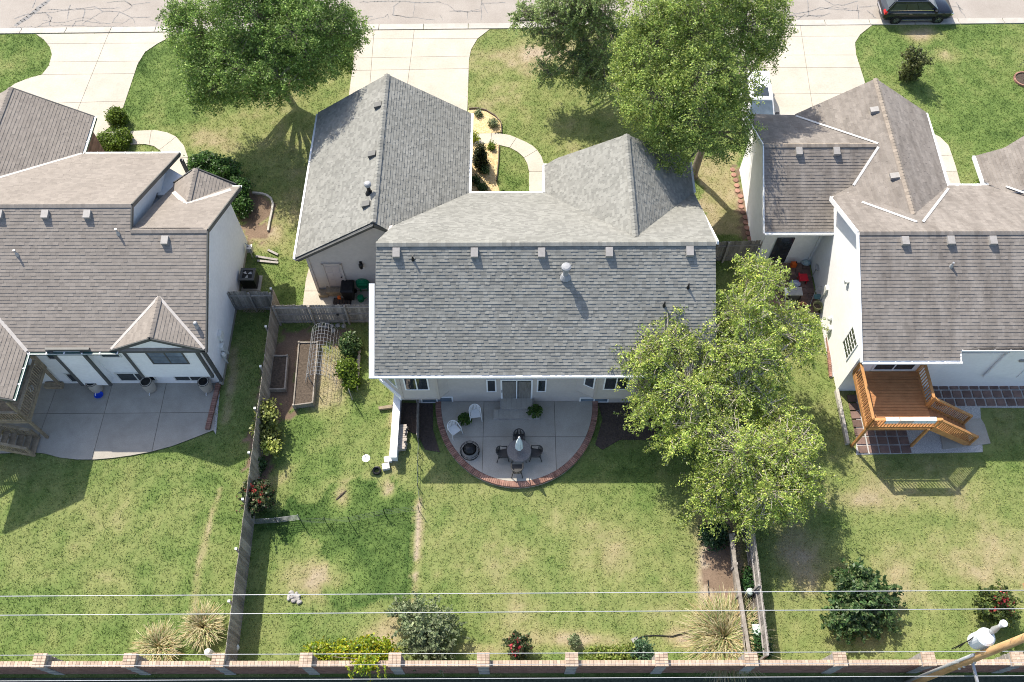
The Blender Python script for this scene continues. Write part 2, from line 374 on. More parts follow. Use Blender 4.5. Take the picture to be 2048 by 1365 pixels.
# regions of the lawns: (pixel polygon or spots) -> how dry
def spot(x, y, px, py, rx, ry, rot=0.0):
    cx, cy = g(px, py); dx, dy = x - cx, y - cy; c, s = math.cos(rot), math.sin(rot)
    return np.exp(-(((dx * c + dy * s) / rx) ** 2 + ((-dx * s + dy * c) / ry) ** 2))
def path_d(x, y, pts):
    P = gs(pts); best = np.full(len(x), 99.)
    for (ax, ay), (bx, by) in zip(P[:-1], P[1:]):
        L2 = (bx - ax) ** 2 + (by - ay) ** 2; t = np.clip(((x - ax) * (bx - ax) + (y - ay) * (by - ay)) / L2, 0, 1)
        best = np.minimum(best, np.hypot(x - ax - t * (bx - ax), y - ay - t * (by - ay)))
    return best
LUSH = gs([(505, 1030), (560, 1010), (690, 960), (810, 990), (833, 1060), (838, 1200), (800, 1190), (745, 1195), (700, 1215), (672, 1185), (640, 1120), (610, 1060), (560, 1075)])
MIDG = gs([(640, 650), (760, 740), (790, 800), (790, 930), (700, 960), (560, 960), (570, 800)])
FLY = gs([(845, 960), (1400, 960), (1420, 1290), (830, 1290)])
FRTL = gs([(0, 60), (420, 60), (420, 230), (330, 300), (0, 300)])
FRTR = gs([(1690, 50), (2200, 50), (2200, 420), (1800, 420)])
FRTM = gs([(935, 50), (1250, 50), (1250, 340), (935, 340)])
SHD = gs([(380, 130), (720, 130), (700, 180), (600, 520), (480, 500), (480, 330), (380, 300)])
RBK = gs([(1560, 640), (2300, 640), (2300, 1330), (1545, 1330)])
GAPR = gs([(1385, 330), (1470, 300), (1520, 480), (1410, 480)])
def lawn_colour(x, y):
    n1 = fbm(x, y, 3.2, 3); n2 = fbm(x, y, .9, 9); n3 = fbm(x, y, .33, 21, 3); n4 = fbm(x, y, 9, 40, 2)
    nn = .42 * n1 + .33 * n2 + .25 * n3
    base = np.full(len(x), .42); base += (nn - .5) * 1.15
    base += .03 * (n4 - .5)
    jx, jy = x + (fbm(x, y, 1.2, 51, 3) - .5) * 2, y + (fbm(x, y, 1.2, 55, 3) - .5) * 2
    for poly, dv in ((LUSH, -.36), (MIDG, -.10), (FLY, .10), (FRTL, -.13), (FRTR, -.06), (FRTM, .1), (SHD, .1), (RBK, .1), (GAPR, .5)):
        base += dv * inpoly(jx, jy, poly)
    for a in ((650, 1165, 1.3, .9, .75), (600, 1150, 1, .7, .3), (1230, 1090, 1.6, 1, .25), (1190, 1150, 1.2, .8, .25), (685, 990, .42, .75, .9), (775, 985, .35, .35, .75), (790, 1235, .6, .4, .35), (760, 1275, .9, .5, .6),
              (1110, 1278, 1.4, .4, .5), (1200, 1280, 1.8, .3, .45), (1390, 1280, 1.2, .5, .7), (960, 1300, 1.2, .3, .4), (1990, 1130, 2.4, 1.6, .45), (1820, 1170, 1.5, 1.4, .3), (1740, 1000, 1.6, .8, .4), (1900, 1000, 2, .8, .2),
              (1600, 1120, 1.0, 1.6, .4), (1840, 70, 1.0, .7, .7), (1890, 110, 1.1, .6, .55), (1080, 100, 2.2, .9, .55), (1040, 130, 2.5, 1.2, .35), (1010, 200, 2.2, 1.6, .3), (530, 470, 1.2, 1.6, .35), (570, 430, 1.3, 2, .25), (390, 270, 1.2, 1.0, .25), (440, 290, 1.5, 1.2, .25),
              (590, 150, 2, 2, .3), (1460, 1140, .7, 2.0, .9), (1440, 1060, .7, 1.5, .9), (1420, 1190, .4, 1.8, .8), (630, 745, .35, 2.0, .8), (665, 760, .9, 2.0, .7), (790, 850, .3, 2.6, .5), (1680, 740, .5, 1.5, .6), (250, 1180, 2, 1, .2), (130, 1070, 2, 1.5, .1),
              (520, 960, .5, 1.4, .35), (570, 950, .5, .5, .5), (1000, 1100, 1.3, 1.1, .25), (900, 1120, 1.0, .8, .12), (0, 130, 1.5, 1, .3)):
        base += a[4] * spot(x, y, *a[:4]) * (.6 + .8 * n2)
    base = base + .75 * np.exp(-(path_d(x, y, [(835, 1000), (838, 1060), (832, 1120), (826, 1200)]) / .17) ** 2) * (.5 + n2)
    base = base + .6 * np.exp(-(path_d(x, y, [(440, 980), (420, 1040), (400, 1120), (385, 1230)]) / .13) ** 2) * (.4 + n2)
    base = base + .5 * np.exp(-(path_d(x, y, [(468, 700), (462, 780), (452, 840)]) / .25) ** 2) * (.4 + n2)
    base = base + .5 * np.exp(-(path_d(x, y, [(1415, 1110), (1420, 1200), (1395, 1240)]) / .4) ** 2)
    base = np.clip(base, 0, 1.25)
    dark = np.array([.06, .11, .028]); mid = np.array([.14, .20, .056]); oliv = np.array([.225, .245, .09]); tan = np.array([.32, .275, .15]); pale = np.array([.40, .325, .235])
    st = np.array([0, .32, .62, .92, 1.25]); C = np.stack([dark, mid, oliv, tan, pale])
    out = np.stack([np.interp(base, st, C[:, k]) for k in range(3)], 1)
    out *= (.86 + .28 * n3)[:, None]
    s = np.zeros(len(x), bool)
    jx, jy = x + (fbm(x, y, .4, 91, 3) - .5) * 1.1, y + (fbm(x, y, .4, 95, 3) - .5) * 1.1
    for p in SOILP: s |= inpoly(jx, jy, p)
    soil = np.array([.19, .135, .095]) * (.55 + .9 * n2)[:, None]
    out[s] = soil[s]
    return out, base, s
# ---- paved areas -------------------------------------------------
def clip_half(poly, a, b, gap):
    """part of poly left of line a->b, set back by gap"""
    ax, ay = a; dx, dy = b[0] - ax, b[1] - ay; L = math.hypot(dx, dy); nx, ny = -dy / L, dx / L
    d = lambda p: (p[0] - ax) * nx + (p[1] - ay) * ny - gap
    out = []
    for i in range(len(poly)):
        p, q = poly[i], poly[(i + 1) % len(poly)]; dp, dq = d(p), d(q)
        if dp >= 0: out.append(p)
        if (dp >= 0) != (dq >= 0): t = dp / (dp - dq); out.append((p[0] + (q[0] - p[0]) * t, p[1] + (q[1] - p[1]) * t))
    return out
def slabs(name, label, outline, joints, m, z0, z1, gap=.012, nograss=True, pname='concrete_panel', kind='structure'):
    """a paved area: dirt-filled joint bed (the structure) with its concrete panels as parts"""
    base = struct(MB().prism(outline, -.05, z1 - .018), name, JOINT)
    if label: base['label'] = label
    if nograss: NOGRASS.append(outline)
    ps = [outline]
    for a, b in joints:
        nx = []
        for p in ps:
            for q in (clip_half(p, a, b, gap), clip_half(p, b, a, gap)):
                if len(q) > 2:
                    A = abs(sum(q[i][0] * q[(i + 1) % len(q)][1] - q[(i + 1) % len(q)][0] * q[i][1] for i in range(len(q)))) / 2
                    if A > .02: nx.append(q)
        ps = nx
    for p in ps: MB().prism(p, z0, z1).build(pname, m, base)
    return base
def seg(*p): return gs(p)
struct(MB().prism([(-260, -220), (260, -220), (260, 400), (-260, 400)], -.6, -.05), 'ground', mat('far_ground', (.12, .15, .06), (.22, .2, .1), scale=.2))
# street
k0, k1 = (-60, 46.72), (60, 47.92)
def kerb(t, off): x = k0[0] + (k1[0] - k0[0]) * t; return (x, 46.72 + 1.2 * t + off)
st = struct(MB().prism([kerb(0, .62), kerb(1, .62), kerb(1, 10.6), kerb(0, 10.6)], -.05, -.02), 'street', ASPH)
for i in range(40):
    a, b = kerb(i / 40 + .0001, 0), kerb((i + 1) / 40 - .0001, 0); q = struct(MB().prism([(a[0] + .01, a[1] + .05), (b[0] - .01, b[1] + .05), (b[0] - .01, b[1] + .22), (a[0] + .01, a[1] + .22)], -.05, .055).prism([(a[0] + .01, a[1] + .222), (b[0] - .01, b[1] + .222), (b[0] - .01, b[1] + .63), (a[0] + .01, a[1] + .63)], -.05, lambda x, y: -.008), 'kerb', CONCK)
struct(MB().prism([kerb(0, 10.6), kerb(1, 10.6), kerb(1, 11.1), kerb(0, 11.1)], -.05, .06), 'kerb', CONCK)
# tar lines sealing the cracks in the street
tm = MB()
CR = [[(30, 52, 6), (60, 30, 6), (98, 0, 7)], [(20, 55), (70, 54), (130, 50), (240, 54), (350, 52)], [(75, 26), (100, 25), (140, 20), (190, 18), (240, 16)], [(75, 55), (85, 48), (100, 42), (95, 30)], [(85, 40), (110, 46), (130, 45), (150, 38), (165, 35), (185, 37), (200, 45)], [(170, 43), (185, 45), (220, 47)],
      [(145, 53), (152, 42), (170, 40)], [(30, 37), (55, 28), (90, 26), (104, 35), (98, 50)], [(95, 18), (130, 20), (160, 17), (190, 14), (205, 22), (240, 24), (262, 35), (300, 34)], [(205, 24), (180, 38), (165, 48)], [(238, 24), (225, 45), (245, 47), (265, 36), (270, 48)], [(140, 10), (135, 38)], [(170, 18), (165, 42)], [(70, 0), (65, 15)], [(255, 4), (265, 12), (245, 24)], [(215, 4), (250, 2), (262, 10), (300, 5)],
      [(720, 4), (770, 3), (800, 2), (820, 4), (840, 6), (880, 4)], [(800, 4), (788, 12), (786, 30), (818, 35)], [(830, 6), (826, 34)], [(736, 42), (770, 33), (775, 28), (776, 38)], [(786, 31), (830, 35), (870, 40)], [(875, 3), (895, 10), (910, 20), (935, 23), (960, 18), (964, 0)], [(934, 23), (936, 40)], [(964, 0), (962, 40)], [(900, 22), (935, 24), (962, 22)], [(965, 6), (1010, 5)], [(966, 8), (975, 26)],
      [(720, 34), (745, 33)], [(1570, 20), (1590, 28), (1615, 24), (1640, 16), (1720, 22)], [(1595, 40), (1610, 30), (1640, 34), (1660, 26)], [(1650, 0), (1668, 10), (1690, 10), (1716, 2)], [(1616, 0), (1618, 30)], [(1715, 10), (1718, 40)], [(1640, 20), (1665, 14), (1700, 18)], [(1735, 22), (1745, 30), (1752, 36)], [(1720, 14), (1755, 12)], [(1912, 4), (1920, 18), (1932, 36)], [(1903, 13), (1918, 14), (1926, 20)], [(1575, 30), (1600, 33), (1650, 30)], [(300, 40), (315, 44), (312, 50)], [(880, 30), (885, 40)]]
for c in CR:
    w = .16 if len(c[0]) == 3 else random.uniform(.035, .07)
    P = []
    pts = [(p[0], p[1]) for p in c]
    for (x0, y0), (x1, y1) in zip(pts[:-1], pts[1:]):
        n = max(2, int(math.hypot(x1 - x0, y1 - y0) / 7))
        for k in range(n): t = k / n; P.append((x0 + (x1 - x0) * t + random.uniform(-1.2, 1.2), y0 + (y1 - y0) * t + random.uniform(-.8, .8)))
    P.append(pts[-1]); G_ = [Vector((*g(*p), -.016)) for p in P]
    if w > .1: w = .3
    for a, b in zip(G_[:-1], G_[1:]):
        d = (b - a); d = d.normalized() if d.length > 1e-4 else Vector((1, 0, 0)); s = Vector((-d.y, d.x, 0)) * w * random.uniform(.35, .65); a2, b2 = a - d * .02, b + d * .02
        tm.add([a2 - s, b2 - s, b2 + s, a2 + s], [(0, 1, 2, 3)])
tm.build('tar_crack_seal', TAR, st, kind='stuff')
# driveways
DL = gs([(72, 69), (88, 80), (100, 95), (104, 110), (98, 132), (84, 150), (58, 157), (30, 168), (14, 180)]) + [(-28.5, 34.5), (-22.9, 34.5), (-22.9, 33.0), g(190, 268)] + gs([(205, 266), (238, 240), (245, 220), (260, 175), (275, 130), (290, 105), (315, 88), (340, 75), (362, 66)])
DL[0] = (DL[0][0], 46.98); DL[-1] = (DL[-1][0], 47.1)
slabs('driveway', 'sunlit pale driveway in front of the brown-roofed house on the left', DL, [seg((218, 66), (155, 222)), seg((115, 88), (300, 87)), seg((85, 125), (285, 123)), seg((80, 150), (270, 148)), seg((40, 209), (250, 203))], CONC, -.04, .02)
DM = gs([(655, 62), (690, 72), (706, 90), (708, 112), (698, 190)]) + [(-10.6, 35.8), (-3.0, 35.8)] + gs([(935, 212), (938, 120), (942, 100), (955, 78), (979, 60)])
DM[0] = (DM[0][0], 47.2); DM[-1] = (DM[-1][0], 47.3)
slabs('driveway', 'cream driveway leading to the grey-roofed house', DM, [seg((829, 58), (815, 170)), seg((700, 79), (945, 78)), seg((705, 117), (940, 113)), seg((700, 142), (940, 138)), seg((744, 117), (742, 143)), seg((700, 262), (940, 262))], CONC, -.04, .021)
DR = gs([(1440, 52), (1470, 120), (1480, 230)]) + [(15.6, 36.5), (15.9, 35.0), (22.4, 35.0)] + gs([(1728, 160), (1712, 110), (1710, 86), (1720, 70), (1748, 52)])
DR[0] = (DR[0][0], 47.45); DR[-1] = (DR[-1][0], 47.7)
slabs('driveway', 'pale driveway where the white vehicle stands', DR, [seg((1600, 50), (1625, 215)), seg((1500, 74), (1740, 73)), seg((1490, 111), (1720, 111)), seg((1490, 136), (1720, 136)), seg((1480, 189), (1730, 188))], CONC, -.04, .022)
# front walks
WM = gs([(943, 269), (984, 267), (1000, 268), (1019, 271), (1034, 277), (1052, 285), (1066, 293), (1075, 302), (1083, 314), (1087, 327), (1088, 345), (1088, 392), (1058, 392), (1058, 344), (1055, 329), (1048, 316), (1036, 305), (1020, 296), (999, 291), (982, 288), (943, 289)])
slabs('walkway', 'curved concrete walk to the front door of the grey-roofed house', WM, [seg((984, 260), (981, 292)), seg((1035, 273), (1017, 300)), seg((1076, 300), (1045, 318)), seg((1050, 344), (1095, 344))], CONC, -.04, .03)
WLf = gs([(190, 265), (265, 263), (310, 261), (335, 266), (352, 274), (368, 292), (376, 315), (374, 345), (365, 375), (330, 375), (334, 340), (331, 318), (322, 303), (308, 293), (290, 289), (258, 290), (190, 300)])
slabs('walkway', 'pale walk curving round the low hedge to the porch on the left', WLf, [seg((268, 255), (258, 300)), seg((304, 255), (297, 300)), seg((356, 272), (320, 300)), seg((330, 318), (380, 316))], CONC, -.04, .03)
WR = gs([(1866, 268), (1880, 275), (1897, 292), (1910, 330), (1924, 380), (1896, 380)])
slabs('walkway', 'narrow pale walk along the right house garage', WR, [seg((1880, 312), (1920, 311)), seg((1890, 344), (1930, 343))], CONC, -.04, .03)
SW = gs([(640, 500), (655, 500), (668, 640), (602, 640), (612, 560), (628, 500)])
slabs('walkway', 'sunlit slab beside the garage side door', SW, [seg((595, 583), (680, 583))], CONC, -.04, .03)
NK = [(-10.2, 24.5), (-6.2, 24.5), (-6.2, 26.5), (-10.2, 26.5)]
slabs('back_step_slab', None, NK, [], CONCG, -.04, .02)
# patios
PL = [(-26.9, 20.85)] + gs([(0, 908), (60, 905), (90, 908), (120, 916), (155, 920), (190, 920), (225, 917), (262, 912), (300, 905), (345, 893), (385, 878), (428, 861)]) + [(-15.45, 20.85)]
slabs('patio', 'large shaded grey concrete patio behind the left house', PL, [seg((60, 829), (430, 826)), seg((118, 766), (60, 925)), seg((226, 766), (183, 925)), seg((334, 766), (300, 925))], CONCG, -.04, .05)
EC, EA, EB = (.15, 19.62), 4.17, 4.62
def el(t, d=0.0): return (EC[0] + (EA - d) * math.cos(t), EC[1] - (EB - d) * math.sin(t))
PM = [el(PI * i / 40, .30) for i in range(41)]
slabs('patio', 'half-round concrete patio edged in brick behind the grey-roofed house', PM, [((-1.48, 25), (-1.62, 10)), ((2.05, 25), (2.1, 10)), ((-9, 17.65), (9, 17.65))], CONCG, -.04, .22)
rb = thing('brick_border', 'curved row of red bricks edging the half-round patio', 'brick edging', (EC[0], EC[1], 0))
L_ = [el(PI * i / 400, .0) for i in range(401)]; acc = 0; nb = 132
tot = sum(math.dist(L_[i], L_[i + 1]) for i in range(400)); t = 0; nxt = 0
for i in range(400):
    dl = math.dist(L_[i], L_[i + 1])
    while nxt <= acc + dl and nxt < tot:
        th = PI * (i + (nxt - acc) / dl) / 400; p = el(th, .15); nx = Vector((math.cos(th) * EB, -math.sin(th) * EA, 0)).normalized()
        piece('brick', BRICK, (p[0], p[1], .16 + random.uniform(-.006, .006)), (.285 + random.uniform(-.01, .01), .092, .15), rb, rz=math.atan2(nx.y, nx.x) + random.uniform(-.02, .02)); nxt += tot / nb
    acc += dl
cb = MB()
for i in range(80):
    a, b = PI * i / 80, PI * (i + 1) / 80; p, q, r, s = el(a, .012), el(b, .012), el(b, .28), el(a, .28); cb.prism([p, q, r, s], -.05, .12)
cb.build('base_course', MORT, rb)
# mulch beds
B1 = gs([(936, 222), (948, 218), (962, 219), (985, 228), (998, 238), (1003, 247), (1003, 265), (984, 267), (940, 269)])
B2 = gs([(936, 289), (982, 288), (998, 291), (996, 330), (992, 362), (1001, 388), (936, 388)])
for bp in (B1, B2): struct(MB().prism(bp, -.05, .035), 'mulch_bed', MULY); NOGRASS.append(bp)
em = thing('bed_edging', 'thin brown metal edging round the straw-coloured mulch beds', 'edging', (*g(1000, 300), 0))
ed = MB()
for c in ([(938, 218), (955, 217), (972, 221), (990, 232), (1002, 245), (1003, 266)], [(998, 291), (997, 320), (993, 362)]):
    for a, b in zip(c[:-1], c[1:]): ed.beam(g3(*a, .06), g3(*b, .06), .05, .14)
ed.build('edging_strip', mat('edging_brown', (.12, .09, .07)), em)
BM = gs([(1196, 806), (1290, 806), (1330, 850), (1300, 880), (1240, 880), (1205, 900), (1190, 890), (1205, 840)]); struct(MB().prism(BM, -.05, .03), 'mulch_bed', MULD); NOGRASS.append(BM)
BM2 = gs([(798, 806), (866, 808), (866, 860), (880, 905), (850, 900), (836, 870), (800, 858)]); struct(MB().prism(BM2, -.05, .03), 'mulch_bed', MULD); NOGRASS.append(BM2)
BL = gs([(470, 390), (510, 385), (530, 388), (544, 396), (546, 412), (541, 436), (536, 455), (540, 470), (520, 480), (495, 500), (492, 470), (480, 440)]); SOILP.append(BL)
SOILP += [gs([(555, 655), (700, 655), (690, 690), (555, 690)]), gs([(528, 700), (545, 690), (605, 690), (590, 830), (545, 845), (520, 850)]), gs([(1415, 1085), (1470, 1070), (1490, 1225), (1425, 1225), (1405, 1150)]), gs([(500, 870), (530, 860), (540, 960), (500, 1040), (495, 960)]), gs([(1466, 330), (1480, 330), (1510, 480), (1488, 480)]), gs([(520, 140), (580, 140), (590, 170), (560, 190), (520, 180)])]
struct(MB().prism(gs([(425, 858), (440, 700), (455, 640), (462, 640), (440, 780), (432, 870)]), -.05, .02), 'gravel_strip', GRAV)
struct(MB().prism(gs([(1638, 628), (1656, 628), (1662, 690), (1672, 752), (1660, 757), (1652, 700)]), -.05, .025), 'gravel_strip', GRAV)
ab = [(-40, 1.5), (40, 1.5), (40, 6.3), (-40, 6.3)]; struct(MB().prism(ab, -.05, .02), 'planting_bed', mat('dark_groundcover', (.035, .045, .03), (.09, .10, .07), scale=7, rough=.95, bump=.8, bscale=14)); NOGRASS.append(ab)
# houses stand here
FOOT = [[(-6.3, 19.7), (9.2, 19.7), (9.8, 31), (-3, 31), (-3, 36), (-10.6, 36), (-10.6, 26.6), (-6.3, 26.6)], [(-34, 20.9), (-15.2, 20.9), (-15.2, 29.6), (-18.9, 32), (-23.8, 32), (-23.8, 34.6), (-34, 34.6)], [(16.8, 20.4), (40, 20.4), (40, 30), (22.4, 29.5), (22.4, 34.8), (16, 34.8), (13.7, 36), (13.7, 28.7), (17.1, 28.7)]]
NOGRASS += FOOT
# ---- the lawn sheet
def lawn():
    st_ = .2; xs = np.arange(-36, 36.01, st_); ys = np.arange(2, 47.9, st_); X, Y = np.meshgrid(xs, ys); x, y = X.ravel(), Y.ravel()
    y = np.minimum(y, 46.72 + 1.2 * (x + 60) / 120 + .05)
    c, base, s = lawn_colour(x, y)
    z = (fbm(x, y, .5, 77, 3) - .5) * .03 - .012
    nx, ny = len(xs), len(ys); i = np.arange(nx * ny).reshape(ny, nx)
    fc = np.stack([i[:-1, :-1], i[:-1, 1:], i[1:, 1:], i[1:, :-1]], -1).reshape(-1, 4)
    return np_mesh('lawn', np.stack([x, y, z], 1), fc, c * .85, LAWN)
def np_mesh(name, v, f, col, m, parent=None, smooth=False):
    me = bpy.data.meshes.new(name); k = f.shape[1]
    me.vertices.add(len(v)); me.vertices.foreach_set('co', np.ascontiguousarray(v, np.float32).ravel())
    me.loops.add(f.size); me.loops.foreach_set('vertex_index', np.ascontiguousarray(f, np.int32).ravel())
    me.polygons.add(len(f)); me.polygons.foreach_set('loop_start', np.arange(0, f.size, k, dtype=np.int32)); me.polygons.foreach_set('loop_total', np.full(len(f), k, np.int32))
    me.update(calc_edges=True)
    a = me.attributes.new('col', 'FLOAT_COLOR', 'POINT'); cc = np.ones((len(v), 4), np.float32); cc[:, :3] = np.clip(col, 0, 1); a.data.foreach_set('color', cc.ravel())
    me.materials.append(m); o = bpy.data.objects.new(name, me); COL.objects.link(o)
    if smooth: me.shade_smooth()
    if parent: o.parent = parent; o.location = -ORG[parent.name]; ORG[o.name] = ORG[parent.name].copy()
    return o
lawn()['kind'] = 'structure'
def grass(n=420000):
    x = rng.uniform(-37, 37, n); y = rng.uniform(3.5, 47.6, n)
    keep = (np.abs(x) < 24 + (y - 4) * .32) & (y < 46.72 + 1.2 * (x + 60) / 120)
    x, y = x[keep], y[keep]
    for p in NOGRASS:
        k = ~inpoly(x, y, p); x, y = x[k], y[k]
    c, base, s = lawn_colour(x, y)
    k = (~s | (rng.random(len(x)) < .06)) & (rng.random(len(x)) < 1.25 - .8 * np.clip(base, 0, 1)); x, y, c, base = x[k], y[k], c[k], base[k]
    m = len(x); nb = 2; vs = np.zeros((m, nb, 3, 3), np.float32)
    for b in range(nb):
        a = rng.uniform(0, 2 * PI, m); w = rng.uniform(.012, .026, m); h = rng.uniform(.035, .085, m) * (1.1 - .45 * np.clip(base, 0, 1)); l = rng.uniform(.02, .09, m); t = rng.uniform(0, 2 * PI, m)
        ox, oy = rng.uniform(-.05, .05, m), rng.uniform(-.05, .05, m)
        vs[:, b, 0] = np.stack([x + ox - w * np.cos(a), y + oy - w * np.sin(a), np.full(m, -.005)], 1); vs[:, b, 1] = np.stack([x + ox + w * np.cos(a), y + oy + w * np.sin(a), np.full(m, -.005)], 1)
        vs[:, b, 2] = np.stack([x + ox + l * np.cos(t), y + oy + l * np.sin(t), h], 1)
    cc = np.repeat(c * 1.4 * rng.uniform(.82, 1.22, (m, 1)), nb * 3, 0).reshape(-1, 3)
    v = vs.reshape(-1, 3); o = np_mesh('grass', v, np.arange(len(v)).reshape(-1, 3), cc, BLADE); o['kind'] = 'stuff'
# ================================================================== THE GREY-ROOFED HOUSE
H = thing('house', 'taupe house with grey shingle roof in the middle, patio behind it', 'house', (0, 24, 0))
rear = lambda x, y: 4.54 + .67 * (y - 18.91)
frnt = lambda x, y: 7.93 - .67 * (y - 23.965)
gl_ = lambda x, y: 3.6 + .667 * (x + 11.27)
gr_ = lambda x, y: 3.6 - .667 * (x + 2.42)
wl_ = lambda x, y: 3.6 + .975 * (x - 1.72)
wr_ = lambda x, y: 3.6 - .975 * (x - 9.72)
XR = -6.845; WX = 5.72; WZ = 3.6 + .975 * 4.0
vy = 23.965 + (7.93 - WZ) / .67
rf = roof(H, SHG, [
    ([(-6.5, 18.91), (9.45, 18.91), (9.3, 23.965), (-6.33, 23.965)], rear),
    ([(-6.33, 23.965), (-6.3, 24.45), (-5.85, 26.0), (-2.42, 30.43), (1.72, 30.43), (WX, vy), (9.72, 30.43), (9.62, 27.5), (9.3, 23.965)], frnt),
    ([(-11.27, 26.22), (-11.15, 36.25), (XR, 36.27), (XR, 26.26)], gl_),
    ([(-2.42, 30.40), (-2.42, 36.25), (XR, 36.27), (XR, 26.26), (-5.9, 26.05)], gr_),
    ([(1.72, 30.43), (1.72, 32.35), (2.4, 32.3), (WX, 31.0), (WX, vy)], wl_),
    ([(9.72, 30.43), (9.72, 32.6), (9.2, 32.5), (WX, 31.0), (WX, vy)], wr_)], big=0, nbig=290)
ridge(H, SHG, (-6.34, 23.965, 7.96), (9.3, 23.965, 7.96)); ridge(H, SHG, (XR, 26.26, 6.58), (XR, 36.27, 6.58)); ridge(H, SHG, (WX, vy, WZ + .03), (WX, 31.0, WZ + .03))
for a, b, w, h in (((-6.75, 18.85, 4.46), (9.5, 18.85, 4.46), .12, .13), ((-6.62, 18.85, 4.44), (-6.56, 22.5, 6.84), .26, .12), ((-11.33, 26.2, 3.52), (-11.21, 36.25, 3.52), .14, .13), ((-2.34, 30.5, 3.52), (-2.34, 36.27, 3.52), .14, .13), ((-2.4, 30.5, 3.52), (1.6, 30.5, 3.52), .13, .13), ((1.66, 30.5, 3.52), (1.66, 32.37, 3.52), .13, .13), ((1.66, 32.45, 3.52), (2.5, 32.45, 3.52), .12, .12), ((9.79, 30.5, 3.52), (9.79, 32.6, 3.52), .13, .13), ((9.7, 30.4, 3.5), (9.5, 24.2, 7.6), .1, .16)):
    MB().beam(a, b, w, h).build('gutter', WHT, H)
YW = 19.65
op = MB().prism([(-6.05, 19.8), (9.05, 19.8), (9.0, 27.0), (-2.7, 27.0), (-6.05, 26.4)], 0, 4.6, r=.5).prism([(-2.8, 27.0), (9.0, 27.0), (9.0, 30.0), (-2.8, 30.0)], 0, 3.5, r=.5); op.build('house_core', TAUPE, H)
wall(H, [(-5.0, YW, 0.0), (9.1, YW, 0.0), (9.1, YW, 4.85), (-5.0, YW, 4.85)], TAUPE, (0, -1, 0))
wall(H, [(9.1, YW, 0), (9.1, 30.4, 0), (9.1, 30.4, 3.5), (9.1, 23.97, 7.7), (9.1, YW, 4.9)], TAUPE, (1, 0, 0))
wall(H, [(-6.1, 20.2, 0), (-6.1, 26.5, 0), (-6.1, 26.5, 6.0), (-6.1, 23.97, 7.7), (-6.1, 20.2, 5.3)], TAUPE, (-1, 0, 0))
# garage end with side door
YG = 26.56
wall(H, [(-10.75, YG, .0), (-6.1, YG, .0), (-6.1, YG, 5.9), (XR, YG, 6.35), (-10.75, YG, 3.8)], TAUPE, (0, -1, 0))
MB().beam((-11.27, 26.2, 3.5), (XR, 26.2, 6.46), .05, .24, up=(0, -1, 0)).build('rake_board', DKTR, H)
MB().beam((-11.2, 26.19, 3.42), (XR, 26.19, 6.36), .24, .05, up=(0, -1, 0)).beam((XR, 26.19, 6.36), (-5.85, 26.19, 5.7), .24, .05, up=(0, -1, 0)).build('rake_board', DKTR, H)
wall(H, [(-10.75, YG, 0), (-10.75, 36, 0), (-10.75, 36, 3.9), (-10.75, YG, 3.9)], TAUPE, (-1, 0, 0)); wall(H, [(-2.9, 30.2, 0), (-2.9, 36, 0), (-2.9, 36, 3.85), (-2.9, 30.2, 3.85)], TAUPE, (1, 0, 0))
wall(H, [(-10.75, 36, 0), (-2.9, 36, 0), (-2.9, 36, 3.7), (XR, 36, 6.3), (-10.75, 36, 3.7)], TAUPE, (0, 1, 0))
wall(H, [(-2.9, 30.1, 0), (2, 30.1, 0), (2, 30.1, 3.7), (-2.9, 30.1, 3.7)], TAUPE, (0, 1, 0))
wall(H, [(2.1, 30.1, 0), (2.1, 31.9, 0), (2.1, 31.9, 3.9), (2.1, 30.1, 3.9)], TAUPE, (-1, 0, 0)); wall(H, [(9.3, 30.1, 0), (9.3, 31.9, 0), (9.3, 31.9, 3.9), (9.3, 30.1, 3.9)], TAUPE, (1, 0, 0))
wall(H, [(2.1, 31.9, 0), (9.3, 31.9, 0), (9.3, 31.5, 3.9), (WX, 30.9, 7.2), (2.1, 31.5, 3.9)], TAUPE, (0, 1, 0))
MB().box((-10.78, YG - .03, 1.8), (.14, .1, 3.6)).build('corner_board', mat('corner_board_taupe', (.46, .41, .36)), H)
D = MB(); D.box((-9.62, YG - .035, 1.52), (.86, .05, 2.1)); dr = D.build('door', mat('side_door_paint', (.42, .36, .33), (.46, .40, .37), rough=.5), H)
pn = MB()
for dx in (-.2, .2):
    for dz, hh in ((.62, .5), (0, .6), (-.65, .55)): pn.box((-9.62 + dx, YG - .066, 1.52 + dz), (.3, .016, hh))
pn.build('door_panels', MATS['side_door_paint'], dr); MB().lathe((-9.28, YG - .09, 1.42), [(.001, -.04), (.035, -.03), (.035, .03), (.001, .04)], 10).build('handle', BLKM, dr)
fm = MB()
for p in ((-10.1, 1.52, .1, 2.25), (-9.14, 1.52, .1, 2.25)): fm.box((p[0], YG - .05, p[1]), (p[2], .09, p[3]))
fm.box((-9.62, YG - .05, 2.64), (1.06, .09, .1)); fm.build('door_frame', MATS['corner_board_taupe'], dr)
MB().box((-9.62, YG - .22, .23), (1.3, .4, .42)).box((-10.45, YG - .3, .14), (.5, .4, .24)).build('door_step', OLDW, H)
lt = MB().lathe((-8.05, YG - .14, 2.55), [(.02, .2), (.11, .14), (.12, .02), (.08, -.2), (.02, -.24)], 8).beam((-8.05, YG, 2.75), (-8.05, YG - .16, 2.78), .05, .05).box((-8.05, YG - .03, 2.66), (.14, .05, .3)); lt.build('wall_lantern', BLKM, H)
# garage door and front door (street side)
gd = MB()
for k in range(4): gd.box((-6.85, 36.08, .3 + .53 * k), (4.9, .06, .51))
gd.build('garage_door', WHT, H); MB().box((.2, 30.2, 1.15), (.95, .07, 2.1)).build('door', plain('front_door_paint', (.2, .05, .04)), H)
